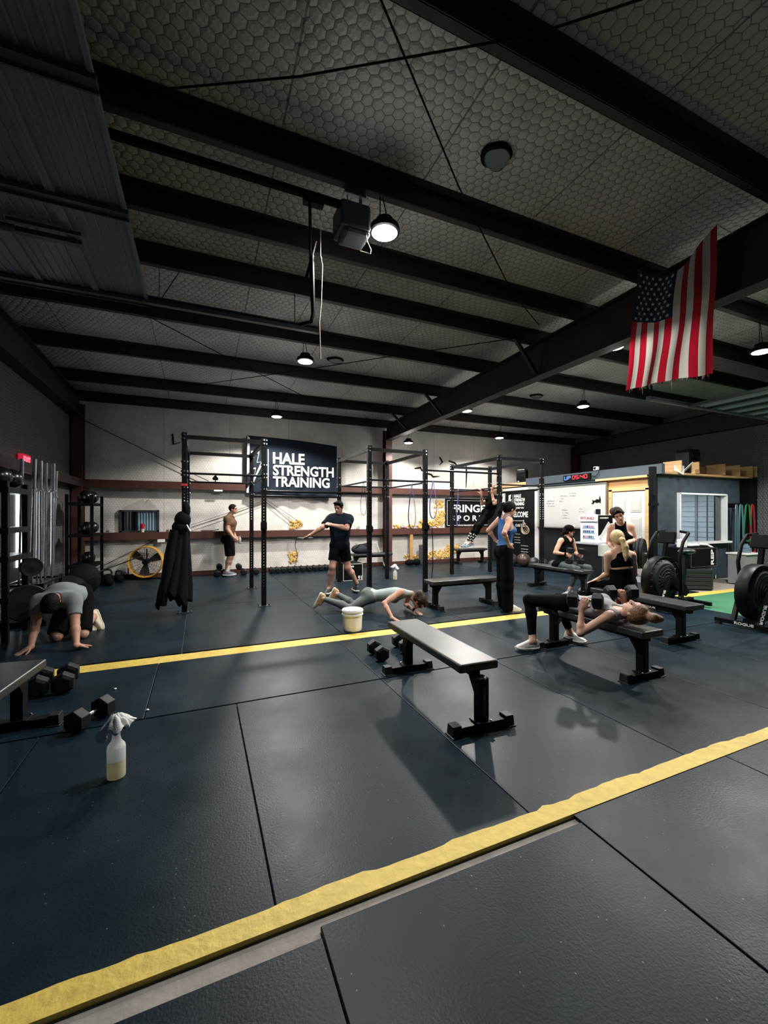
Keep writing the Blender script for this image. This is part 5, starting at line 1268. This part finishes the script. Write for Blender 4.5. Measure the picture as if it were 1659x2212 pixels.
    # ---------------- head
    h = J['hed']; F = nz(face); Uv = orth(up if up is not None else (h-J['nek']), F); R = np.cross(F, Uv)
    A = [R, F, Uv]; hs = .96 if fem else 1.0
    def hp(r, f, u): return h+(R*r+F*f+Uv*u)*hs
    head = [E_(hp(0, -.012, .028), A, np.array([.077, .097, .092])*hs, .02), E_(hp(0, .022, -.045), A, np.array([.058, .066, .062])*hs, .035), E_(hp(0, .060, -.088), A, np.array([.030, .026, .022])*hs, .025),
            C_(hp(0, .086, .020), hp(0, .106, -.018), .0085, .0125, .012), C_(hp(-.014, .094, -.020), hp(.014, .094, -.020), .008, .008, .008),
            C_(hp(-.040, .074, .034), hp(.040, .074, .034), .011, .011, .015), E_(hp(-.034, .090, .010), A, (.015, .009, .009), .010, True), E_(hp(.034, .090, .010), A, (.015, .009, .009), .010, True),
            E_(hp(0, .086, -.046), A, (.024, .011, .006), .008), E_(hp(0, .083, -.057), A, (.021, .011, .007), .008)]
    for s in (-1, 1): head.append(E_(hp(.076*s, -.008, .0), A, (.010, .018, .031), .006))
    neck = [C_(J['nek']-U*.03, hp(0, -.02, -.05), .056 if not fem else .046, .052 if not fem else .044, .03)]
    body = torso()+neck+head
    for s in 'LR':
        body += arm(s)+leg(s)
        body.append(C_(J['an'+s], J['an'+s]+nz(J['to'+s]-J['an'+s])*min(.10, np.linalg.norm(J['to'+s]-J['an'+s])*.7), .036, .026, .03))
    hs_ = hands or {}
    for s in 'LR':
        n, g = hs_.get(s, (-Fs, .35)); body += hand(J['wr'+s], J['ha'+s], V(n), g, (1 if s == 'L' else -1), .95 if fem else 1.03)
    skin_obj('body', body, sk, t, org, res)
    # ---------------- clothing
    for c in clothes:
        kind, nm, m = c['k'], c['n'], c['m']; g = c.get('g', .010); pr = []
        if kind in ('tee', 'tank'):
            pr = torso(g)
            slv = []
            if kind == 'tee':
                for s in 'LR': slv += arm(s, g+.006, c.get('sl', .58), fore=False)
            else:
                for s, sg in (('L', 1), ('R', -1)): slv.append(E_(J['sh'+s]+Ls*sg*c.get('hole', .030), [Ls, Fs, U], (.072, .17, .15), .008, True))
            hem = J['pel']+Uh*c.get('hem', -.08); pr.append(P_(hem, -Uh))
            if kind == 'tee': pr += slv ; pr.append(E_(J['nek']+U*.072+Fs*.02, [Ls, Fs, U], (.066, .078, .062), .01, True))
            elif c.get('scoop', .05): pr.append(E_(J['nek']+U*.04+Fs*.07, [Ls, Fs, U], (.062, .09, .085), .01, True)); pr.append(E_(J['nek']+U*.05-Fs*.05, [Ls, Fs, U], (.062, .07, .075), .01, True))
            if kind == 'tank': pr += slv
        elif kind == 'crop':
            pr = [q for i, q in enumerate(torso(g)) if i in (2, 6, 8)]
            for s, sg in (('L', 1), ('R', -1)):
                for ff in (1, -1): pr.append(C_(J['che']+Ls*sg*.05*w+Fs*ff*.09*w, J['nek']*.6+J['sh'+s]*.4+U*.040, .02+g*.4, .012+g*.4, .015))
            pr.append(P_(J['che']-U*c.get('drop', .19), -U)); pr.append(P_(J['nek']+U*.06, U))
        elif kind in ('shorts', 'pants'):
            pr = [q for i, q in enumerate(torso(g)) if i in (0, 7, 9)]
            fl = c.get('fl', 0)
            pr.append(P_(J['pel']+Uh*c.get('waist', .09), Uh))
            for s in 'LR': pr += leg(s, g, c.get('up', 1.0), c.get('shin', 1.0), fl)
            if kind == 'shorts':
                for s in 'LR':
                    d_ = nz(J['kn'+s]-J['hi'+s]); q_ = orth(Lh, d_); p_ = J['hi'+s]+(J['kn'+s]-J['hi'+s])*(c['up']+.03); pr.append(E_(p_+d_*.10, [d_, q_, np.cross(d_, q_)], (.10, .125, .14), .004, True))
            if c.get('floor') is not None: pr.append(P_(V(0, 0, c['floor']), V(0, 0, -1)))
        elif kind == 'sock':
            for s in 'LR':
                d = nz(J['kn'+s]-J['an'+s]); pr.append(C_(J['an'+s]-d*.02, J['an'+s]+d*c.get('h', .14), .040, .048, .01))
        elif kind == 'prims': pr = c['p'](J, hp, U, Fs, Ls)
        skin_obj(nm, pr, m, t, org, c.get('res', .008))
    # ---------------- hair, eyes, brows
    if hair:
        m, style = hair; g = style.get('g', .011)
        hr = [E_(hp(0, -.018, .032), A, np.array([.077+g, .097+g*.6, .092+g])*hs, .02), E_(hp(0, .096, -.030), A, (.074, .092, .100), .012, True), E_(hp(0, .03, -.11), A, (.12, .10, .09), .012, True)]
        if style.get('low', True): hr.insert(1, E_(hp(0, -.055, -.02), A, (.068, .055, .06), .03))
        hr += style.get('p', lambda hp: [])(hp)
        skin_obj('hair', hr, m, t, org, .006)
    if eyes:
        for s in (-1, 1):
            o = MB().sph((0, 0, 0), .0095, 12).build('eye', mat('eye_dark', (.05, .035, .03), .25), t, smooth=80); o.location = tuple(hp(.033*s, .0815, .010)-org)
            mb = MB(); p = [hp(.016*s, .090, .032), hp(.034*s, .090, .037), hp(.054*s, .074, .030)]; mb.tube([tuple(q-org) for q in p], .0022 if fem else .0034, 6); mb.build('eyebrow', mat('brow_%d' % int(sum(brow)*1000), brow, .8), t, smooth=True)
        mb = MB(); mb.tube([tuple(q-org) for q in (hp(-.024, .086, -.051), hp(0, .0965, -.049), hp(.024, .086, -.051))], [.003, .0055, .003], 6); mb.build('lips', mat('lips_%d' % (1 if fem else 2), (.34, .12, .10) if fem else (.36, .17, .13), .45), t, smooth=True)
    # ---------------- shoes
    if shoes[0] is not None:
        mu, ms = shoes
        for s in 'LR':
            an, to = J['an'+s], J['to'+s]
            uz = V(0, 0, 1) if not fup else nz(fup[s]) if s in fup else V(0, 0, 1)
            fw = orth(to-an, uz); sd = np.cross(uz, fw)
            M = Matrix(((fw[0], sd[0], uz[0], 0), (fw[1], sd[1], uz[1], 0), (fw[2], sd[2], uz[2], 0), (0, 0, 0, 1)))
            pos = an-uz*.088+fw*.050
            if not fup or s not in fup: pos[2] = max(.0, min(pos[2], .02)) if J['an'+s][2] < .2 else pos[2]
            M.translation = Vector(pos-org)
            k = .92 if fem else 1.02
            me = SHM[0].copy(); me.materials.clear(); me.materials.append(mu); o = bpy.data.objects.new('shoe', me); COL.objects.link(o); o.parent = t; o.matrix_local = M @ Matrix.Scale(k, 4)
            me2 = SHM[1].copy(); me2.materials.clear(); me2.materials.append(ms); o2 = bpy.data.objects.new('sole', me2); COL.objects.link(o2); o2.parent = o
    return t, J, org
J_kneel = dict(hed=(-1.524, 5.811, 0.516), nek=(-1.499, 5.963, 0.543), che=(-1.499, 6.105, 0.556), pel=(-1.456, 6.435, 0.466), shR=(-1.694, 6.016, 0.517), shL=(-1.338, 5.915, 0.528), elR=(-1.700, 5.931, 0.283), elL=(-1.301, 5.789, 0.275), wrR=(-1.706, 5.798, 0.050), wrL=(-1.254, 5.637, 0.060), haR=(-1.765, 5.753, 0.020), haL=(-1.183, 5.729, 0.025), hiR=(-1.514, 6.439, 0.429), hiL=(-1.354, 6.413, 0.445), knR=(-1.572, 6.166, 0.060), knL=(-1.314, 6.182, 0.060), anR=(-1.406, 6.567, 0.139), anL=(-1.283, 6.578, 0.179), toR=(-1.342, 6.449, 0.030), toL=(-1.219, 6.565, 0.030))
J_brown = dict(hed=(0.755, 11.038, 1.649), nek=(0.688, 11.089, 1.500), che=(0.683, 11.092, 1.328), pel=(0.652, 11.105, 0.938), shR=(0.599, 10.921, 1.410), shL=(0.726, 11.258, 1.418), elR=(0.607, 10.885, 1.163), elL=(0.728, 11.290, 1.161), wrR=(0.751, 10.822, 0.961), wrL=(0.819, 11.174, 0.954), haR=(0.804, 10.821, 0.881), haL=(0.869, 11.098, 0.887), hiR=(0.635, 11.004, 0.909), hiL=(0.679, 11.192, 0.898), knR=(0.665, 10.969, 0.480), knL=(0.711, 11.189, 0.458), anR=(0.591, 10.979, 0.108), anL=(0.635, 11.200, 0.078), toR=(0.767, 10.902, 0.040), toL=(0.826, 11.117, 0.021))
J_navy = dict(hed=(2.396, 7.623, 1.648), nek=(2.442, 7.680, 1.491), che=(2.446, 7.678, 1.350), pel=(2.438, 7.682, 0.945), shR=(2.285, 7.705, 1.439), shL=(2.599, 7.611, 1.430), elR=(2.091, 7.637, 1.276), elL=(2.482, 7.400, 1.261), wrR=(1.903, 7.762, 1.137), wrL=(2.220, 7.471, 1.321), haR=(1.832, 7.794, 1.093), haL=(2.171, 7.514, 1.338), hiR=(2.359, 7.694, 0.903), hiL=(2.516, 7.669, 0.900), knR=(2.274, 7.622, 0.537), knL=(2.575, 7.622, 0.505), anR=(2.246, 7.743, 0.138), anL=(2.783, 7.706, 0.188), toR=(2.143, 7.601, 0.030), toL=(2.795, 7.846, 0.030))
J_push = dict(hed=(3.054, 5.649, 0.192), nek=(2.948, 5.750, 0.295), che=(2.788, 5.874, 0.286), pel=(2.460, 6.170, 0.223), shR=(2.732, 5.659, 0.355), shL=(3.031, 5.943, 0.249), elR=(2.444, 5.588, 0.227), elL=(3.018, 6.047, 0.076), wrR=(2.479, 5.374, 0.050), wrL=(2.986, 5.685, 0.050), haR=(2.546, 5.334, 0.020), haL=(3.031, 5.576, 0.020), hiR=(2.420, 6.089, 0.226), hiL=(2.504, 6.239, 0.223), knR=(2.123, 6.152, 0.060), knL=(2.247, 6.352, 0.060), anR=(1.768, 6.429, 0.195), anL=(2.014, 6.518, 0.241), toR=(1.698, 6.459, 0.045), toL=(1.944, 6.548, 0.091))
J_pull = dict(haL=(5.800, 7.829, 2.095), haR=(5.800, 7.403, 2.090), hed=(5.980, 7.513, 2.030), nek=(6.030, 7.576, 1.911), che=(6.000, 7.602, 1.840), pel=(5.950, 7.750, 1.563), shL=(5.980, 7.739, 1.875), shR=(5.980, 7.404, 1.873), wrL=(5.800, 7.821, 1.969), wrR=(5.820, 7.468, 1.994), elL=(5.850, 7.854, 1.752), elR=(5.820, 7.374, 1.750), hiL=(5.950, 7.800, 1.573), hiR=(5.950, 7.684, 1.562), knL=(5.700, 7.856, 1.260), knR=(5.720, 7.747, 1.273), anL=(5.550, 7.981, 0.892), anR=(5.600, 7.945, 0.893), toL=(5.350, 7.942, 0.806), toR=(5.380, 7.896, 0.778))
J_blue = dict(hed=(4.461, 5.267, 1.587), nek=(4.391, 5.276, 1.457), che=(4.401, 5.293, 1.333), pel=(4.401, 5.326, 0.967), shR=(4.354, 5.150, 1.415), shL=(4.386, 5.431, 1.433), elR=(4.183, 5.072, 1.236), elL=(4.211, 5.485, 1.257), wrR=(4.334, 5.148, 1.053), wrL=(4.332, 5.454, 1.093), haR=(4.387, 5.158, 0.994), haL=(4.380, 5.411, 1.050), hiR=(4.361, 5.234, 0.946), hiL=(4.407, 5.400, 0.932), knR=(4.361, 5.212, 0.532), knL=(4.454, 5.423, 0.506), anR=(4.368, 5.210, 0.117), anL=(4.487, 5.452, 0.089), toR=(4.486, 5.127, 0.030), toL=(4.626, 5.352, 0.030))
J_lying = dict(hed=(3.700, 2.649, 0.602), nek=(3.700, 2.824, 0.552), che=(3.700, 2.977, 0.566), pel=(3.690, 3.393, 0.542), shL=(3.540, 2.800, 0.545), shR=(3.870, 2.860, 0.560), elL=(3.340, 2.944, 0.369), elR=(4.120, 3.020, 0.370), wrL=(3.400, 2.986, 0.586), wrR=(4.060, 3.030, 0.600), haL=(3.430, 2.975, 0.665), haR=(4.030, 3.020, 0.680), hiL=(3.600, 3.372, 0.554), hiR=(3.790, 3.446, 0.534), knL=(3.460, 3.769, 0.527), knR=(3.950, 3.800, 0.500), anL=(3.391, 3.630, 0.100), anR=(4.030, 3.700, 0.100), toL=(3.239, 3.672, 0.035), toR=(4.060, 3.580, 0.035))
J_cap = dict(hed=(6.775, 6.252, 1.185), nek=(6.764, 6.311, 1.024), che=(6.754, 6.326, 0.911), pel=(6.709, 6.390, 0.515), shR=(6.528, 6.229, 0.997), shL=(6.915, 6.300, 0.993), elR=(6.365, 6.212, 0.766), elL=(7.066, 6.343, 0.731), wrR=(6.468, 6.058, 0.749), wrL=(6.928, 6.185, 0.702), haR=(6.534, 6.008, 0.715), haL=(6.946, 6.123, 0.689), hiR=(6.663, 6.322, 0.487), hiL=(6.876, 6.404, 0.486), knR=(6.714, 6.005, 0.456), knL=(7.132, 6.096, 0.443), anR=(6.639, 6.093, 0.087), anL=(7.047, 6.133, 0.081), toR=(6.445, 5.981, 0.047), toL=(6.878, 6.063, 0.030))
J_stand = dict(hed=(5.756, 4.393, 1.500), nek=(5.874, 4.429, 1.359), che=(5.881, 4.426, 1.239), pel=(5.925, 4.429, 0.914), shR=(5.804, 4.547, 1.307), shL=(5.953, 4.329, 1.326), elR=(5.806, 4.589, 1.077), elL=(5.979, 4.296, 1.124), wrR=(5.749, 4.418, 0.956), wrL=(5.673, 4.233, 1.081), haR=(5.761, 4.359, 0.925), haL=(5.587, 4.227, 1.064), hiR=(5.854, 4.460, 0.885), hiL=(5.996, 4.398, 0.885), knR=(5.839, 4.433, 0.480), knL=(5.968, 4.377, 0.480), anR=(5.903, 4.482, 0.071), anL=(6.040, 4.422, 0.071), toR=(5.722, 4.397, 0.007), toL=(5.868, 4.333, 0.007))
J_blond = dict(hed=(5.298, 4.057, 1.173), nek=(5.309, 4.031, 1.027), che=(5.326, 4.023, 0.899), pel=(5.374, 4.024, 0.550), shL=(5.180, 4.109, 0.942), shR=(5.454, 3.945, 0.946), elL=(5.245, 4.168, 0.680), elR=(5.616, 4.028, 0.671), wrL=(5.256, 4.327, 0.580), wrR=(5.681, 4.174, 0.501), haL=(5.226, 4.372, 0.555), haR=(5.669, 4.223, 0.475), hiL=(5.352, 4.077, 0.518), hiR=(5.457, 4.009, 0.521), knL=(5.270, 4.420, 0.500), knR=(5.580, 4.440, 0.500), anL=(5.300, 4.620, 0.100), anR=(5.660, 4.620, 0.100), toL=(5.270, 4.750, 0.030), toR=(5.640, 4.760, 0.030))

BLK_T = mat('black_knit', (.0035, .0035, .0045), .9, spec=.06)
GREY_T = mat('grey_tee', (.19, .215, .24), .85, bump=.25, bs=18)
BROWN_T = mat('brown_tee', (.10, .048, .020), .8, bump=.2, bs=18)
NAVY_T = mat('navy_tee', (.005, .009, .016), .85, spec=.1, bump=.2, bs=18)
SAGE = mat('sage_leggings', (.105, .125, .120), .65)
MINT = mat('pale_mint_tank', (.36, .43, .42), .75, bump=.15, bs=25)
BLUE_T = mat('blue_tank', (.030, .115, .33), .7, bump=.15, bs=20)
LGREY = mat('light_grey_tank', (.30, .305, .32), .8, bump=.35, bs=16)
CAMO = mat('mottled_leggings', (.055, .072, .085), .7, var=.9, vs=38)
SHW = mat('shoe_white', (.74, .73, .70), .55); SHC = mat('shoe_cream', (.62, .55, .40), .55); SHT = mat('shoe_tan', (.55, .38, .20), .55); SHB = mat('shoe_black', (.02, .021, .024), .6); SHG = mat('shoe_grey', (.14, .19, .22), .6)
H_BLACK = mat('hair_black', (.004, .0035, .0035), .65, spec=.1, bump=.8, bs=60); H_BROWN = mat('hair_brown', (.028, .011, .007), .5, spec=.3, bump=.8, bs=60); H_DK = mat('hair_dark_brown', (.011, .006, .0045), .6, spec=.12, bump=.8, bs=60)
H_AUB = mat('hair_light_brown', (.20, .095, .04), .5, var=.5, vs=30, bump=.9, bs=70); H_BLOND = mat('hair_blonde', (.55, .40, .20), .5, var=.4, vs=30, bump=.9, bs=70)
Z = (0, 0, 1)
def shorts(m, up=.80, fl=.012, g=.018): return dict(k='shorts', n='shorts', m=m, up=up, shin=0, fl=fl, g=g)
# 1 man on hands and knees
person('man on hands and knees in a grey T-shirt and black shorts, black hair towards us', J_kneel, (.05, .42, -.9), up=(.0, -.9, -.42), skin=(.50, .27, .19), w=1.12,
       clothes=(dict(k='tee', n='shirt', m=GREY_T, g=.016, sl=.62, hem=-.13), shorts(BLK_T, .86, .02)), hair=(H_BLACK, dict(p=lambda hp: [E_(hp(0, .02, .085), np.eye(3), (.075, .07, .045), .03)])), shoes=(SHC, SHC),
       hands={'L': ((0, 0, -1), .05), 'R': ((0, 0, -1), .05)}, fup={'L': (-.35, -.9, .15), 'R': (-.35, -.9, .15)}, eyes=False)
# 2 man in brown
person('man in a brown T-shirt and black shorts standing by the back wall in profile', J_brown, (.9, -.42, -.06), skin=(.44, .24, .16), w=1.12,
       clothes=(dict(k='tee', n='shirt', m=BROWN_T, g=.012, sl=.55, hem=-.06), shorts(BLK_T, .86, .02), dict(k='sock', n='socks', m=SHW, h=.16)), hair=(H_DK, dict(low=False, g=.005)), shoes=(SHG, SHW),
       hands={'R': ((.3, .8, 0), .5), 'L': ((.3, -.8, 0), .5)})
tag(MB().lathe([(.028, 0), (.033, .01), (.033, .13), (.012, .17), (.012, .19)], 16, c=(.90, 10.93, .80)).build('water_bottle', mat('clear_bottle', (.7, .75, .78), .2, trans=.6), smooth=40), 'small clear bottle held by the man in brown', 'bottle')
# 3 man in navy
t, J, og = person('man in a navy T-shirt and black shorts stretching one arm out sideways', J_navy, (-.62, -.66, -.38), skin=(.52, .29, .21), w=1.10,
       clothes=(dict(k='tee', n='shirt', m=NAVY_T, g=.026, sl=.72, hem=-.10), shorts(BLK_T, .60, .024, .013)), hair=(H_BLACK, dict(low=False, g=.007, p=lambda hp: [E_(hp(0, .045, .10), np.eye(3), (.07, .06, .03), .02)])), shoes=(SHB, SHW),
       hands={'R': ((.2, -.5, -.8), .25), 'L': ((.1, .6, -.7), .5)})
MB().sph((.09, -.155, 1.395-.0), .022, 10, sc=(1.3, .3, .8)).build('chest_logo', PRINT, t, smooth=80)
# 4 woman in a kneeling push-up
t, J, og = person('woman in a pale tank top and grey leggings doing a kneeling push-up', J_push, (.32, -.30, -.9), up=(.62, -.62, -.25), skin=(.56, .31, .22), fem=True, w=1.0,
       clothes=(dict(k='tank', n='tank_top', m=MINT, g=.008, hem=.03), dict(k='pants', n='leggings', m=SAGE, g=.004, shin=.96)), hair=(H_BROWN, dict(p=lambda hp: [E_(hp(0, -.10, .055), np.eye(3), (.06, .06, .06), .03), C_(hp(.068, -.01, .04), hp(.062, .075, -.01), .032, .020, .02), C_(hp(-.068, -.01, .04), hp(-.062, .075, -.01), .032, .020, .02), C_(hp(.0, .05, .10), hp(.03, .10, .06), .035, .02, .02)])), shoes=(SHT, SHC),
       hands={'L': ((0, 0, -1), .05), 'R': ((0, 0, -1), .05)}, fup={'L': (.82, -.36, -.45), 'R': (.82, -.36, -.45)}, eyes=False)
w = J['wrL']; MB().cyl((w[0]-og[0]-.012, w[1]-og[1]+.012, w[2]-.0), (w[0]-og[0]+.012, w[1]-og[1]-.012, w[2]+.008), .036, n=16).build('watch', BLACKM, t)
# 5 woman hanging from the bar
t, J, og = person('blonde athlete in black hanging from the far cage bar with dotted socks', J_pull, (-.85, .1, .35), up=(.3, 0, 1), skin=(.54, .32, .23), fem=True, w=.95,
       clothes=(dict(k='tee', n='shirt', m=BLK_T, g=.012, sl=.45, hem=.0), dict(k='pants', n='leggings', m=BLK_T, g=.005, shin=.72), dict(k='sock', n='socks', m=mat('dotted_socks', (.03, .03, .03), .7), h=.22)), hair=(H_BLOND, dict(p=lambda hp: [E_(hp(0, -.09, .07), np.eye(3), (.055, .055, .05), .03)])), shoes=(SHG, SHG),
       hands={'L': ((-1, 0, .1), .95), 'R': ((-1, 0, .1), .95)}, fup={'L': (-.2, 0, .95), 'R': (-.2, 0, .95)}, eyes=False)
m = MB(); a, k = J['anR'], J['knR']; r = random.Random(4)
for s in 'LR':
    a, k = J['an'+s], J['kn'+s]; d = nz(k-a); x = nz(np.cross(d, (0, 1, 0))); y = np.cross(d, x)
    for i in range(4):
        for q in range(6):
            an = 2*PI*(q+.5*(i % 2))/6; p = a+d*(.02+.06*i)+(x*math.cos(an)+y*math.sin(an))*(.043+.008*(.02+.06*i)/.22)-og; m.sph(tuple(p), .014, 8)
m.build('sock_dot', PRINT, t, smooth=80)
MB().bar(tuple(J['pel']-og+V(-.02, -.125, .085)), tuple(J['pel']-og+V(.05, .12, .085)), .24, .03).build('waistband', mat('violet_band', (.09, .09, .30), .7), t, bevel=.012) if False else None
# 6 woman in blue
t, J, og = person('woman in a blue tank top and wide black trousers, hands on hips', J_blue, (.93, -.15, -.32), skin=(.58, .34, .24), fem=True, w=1.0,
       clothes=(dict(k='tank', n='tank_top', m=BLUE_T, g=.010, hem=-.06, hole=.012), dict(k='pants', n='trousers', m=BLK_T, g=.012, shin=1.16, fl=.030, waist=.06, floor=.018)),
       hair=(H_BLACK, dict(p=lambda hp: [C_(hp(0, -.10, .06), hp(0, -.15, .03), .032, .04, .015), C_(hp(0, -.15, .03), hp(.01, -.17, -.09), .04, .032, .02), C_(hp(.01, -.17, -.09), hp(.01, -.15, -.19), .032, .012, .02)])), shoes=(SHW, SHW),
       hands={'L': ((.6, -.7, -.2), .35), 'R': ((.3, .8, .1), .4)})
# 7 woman pressing dumbbells
t, J, og = person('woman lying on a bench pressing dumbbells, grey tank top and black leggings', J_lying, (-.06, .22, .95), up=(0, -1, .12), skin=(.58, .34, .25), fem=True, w=1.0,
       clothes=(dict(k='tank', n='tank_top', m=LGREY, g=.010, hem=-.07), dict(k='pants', n='leggings', m=BLK_T, g=.005, shin=.80)),
       hair=(H_AUB, dict(p=lambda hp: [C_(hp(0, -.04, .11), hp(0, -.05, .16), .035, .03, .02), E_(hp(0, -.06, .175), np.eye(3), (.05, .055, .045), .02), E_(hp(.03, -.07, .20), np.eye(3), (.03, .04, .03), .015), E_(hp(-.03, -.05, .20), np.eye(3), (.03, .03, .035), .015)])), shoes=(SHW, SHW),
       hands={'L': ((.78, .53, 0), .95), 'R': ((.35, .9, 0), .95)})
def hold(J, s, n, axis, lab, sc, grp):
    a = nz(J['ha'+s]-J['wr'+s]); n = orth(V(n), a); c = J['wr'+s]+a*.092+n*.030
    q = Vector((1, 0, 0)).rotation_difference(Vector(axis))
    db(lab, tuple(c), 0, sc, grp, rot=q.to_euler())
hold(J, 'L', (.78, .53, 0), (.53, -.80, .03), 'black hex dumbbell in the near hand of the woman lying on the bench', .98, 'pressed dumbbells')
hold(J, 'R', (.35, .9, 0), (.88, -.40, .03), 'black hex dumbbell in the far hand of the woman lying on the bench', .98, 'pressed dumbbells')
# 8 seated person in a cap
def cap_p(J, hp, U, F, L): return [E_(hp(0, -.012, .055), np.eye(3), (.098, .098, .075), .02), E_(hp(0, .105, .050), np.eye(3), (.085, .085, .013), .02), P_(hp(0, 0, .036), hp(0, 0, 0)-hp(0, 0, 1))]
t, J, og = person('seated person in a black cap, black tank top and mottled leggings holding dumbbells', J_cap, (.86, -.48, -.08), skin=(.56, .31, .22), fem=True, w=1.05,
       clothes=(dict(k='tank', n='tank_top', m=BLK_T, g=.012, hem=-.06), dict(k='pants', n='leggings', m=CAMO, g=.006, shin=.95), dict(k='prims', n='cap', m=BLK_T, p=cap_p, res=.006)),
       hair=(H_DK, dict(p=lambda hp: [C_(hp(0, -.09, -.02), hp(0, -.12, -.10), .03, .02, .02)])), shoes=(SHG, SHW), hands={'L': ((-.7, -.5, 0), .95), 'R': ((.6, .6, 0), .95)})
hc = J['hed']-og; words('cap_print', 'ROW', t, PRINT, tuple(hc+V(.060, -.105, .075)), nz((.48, .86, 0)), (-.3, .17, .9), .075, .04, .03)
for s in 'LR': hold(J, s, {'L': (-.7, -.5, 0), 'R': (.6, .6, 0)}[s], (.10, -.05, 1), 'black hex dumbbell held upright by the person in the cap, '+('farther from us' if s == 'L' else 'nearer to us'), .95, 'upright held dumbbells')
w = J['wrR']-og; MB().cyl(tuple(w-V(.012, -.012, 0)), tuple(w+V(.012, -.012, 0)), .034, n=16).build('wristband', BLACKM, t)
# 9 standing woman
person('dark-haired woman in a black halter top standing behind the blonde woman', J_stand, (-.60, -.72, -.34), skin=(.60, .36, .27), fem=True, w=1.05,
       clothes=(dict(k='tank', n='halter_top', m=BLK_T, g=.006, hem=.05, scoop=0, hole=.01), dict(k='pants', n='leggings', m=mat('coral_leggings', (.30, .05, .06), .7), g=.006, shin=.96)),
       hair=(H_DK, dict(p=lambda hp: [E_(hp(.03, -.11, .04), np.eye(3), (.055, .055, .06), .03), C_(hp(-.01, .075, .10), hp(.075, .03, .02), .022, .018, .015), C_(hp(-.01, .075, .10), hp(-.078, .03, .03), .022, .016, .015)])), shoes=(SHW, SHW), hands={'L': ((0, .3, -.9), .3), 'R': ((0, .3, -.9), .3)})
# 10 blonde seated woman
t, J, og = person('blonde woman with a long ponytail seated with her back to us', J_blond, (.46, .88, -.08), skin=(.62, .38, .28), fem=True, w=1.05,
       clothes=(dict(k='crop', n='sports_top', m=BLK_T, g=.006, drop=.14), dict(k='tank', n='open_back_shirt', m=BLK_T, g=.014, hem=-.07) if False else dict(k='prims', n='lower_shirt', m=BLK_T, p=lambda J, hp, U, F, L: [E_(J['pel']+U*.02, [L, F, U], (.175, .14, .16), .04), E_(J['pel']*.5+J['che']*.5, [L, F, U], (.145, .118, .14), .05), P_(J['pel']-U*.06, -U), P_(J['pel']*.35+J['che']*.65, U)]), dict(k='pants', n='leggings', m=BLK_T, g=.006, shin=.96)),
       hair=(H_BLOND, dict(p=lambda hp: [C_(hp(0, -.10, -.01), hp(0, -.15, -.02), .028, .03, .012), C_(hp(0, -.15, -.02), hp(.01, -.16, -.12), .032, .042, .02), C_(hp(.01, -.16, -.12), hp(.0, -.17, -.24), .044, .036, .02), C_(hp(.0, -.17, -.24), hp(-.02, -.17, -.31), .034, .012, .02)])), shoes=(SHW, SHW), hands={'L': ((0, 0, -1), .2), 'R': ((0, 0, -1), .2)}, eyes=False)
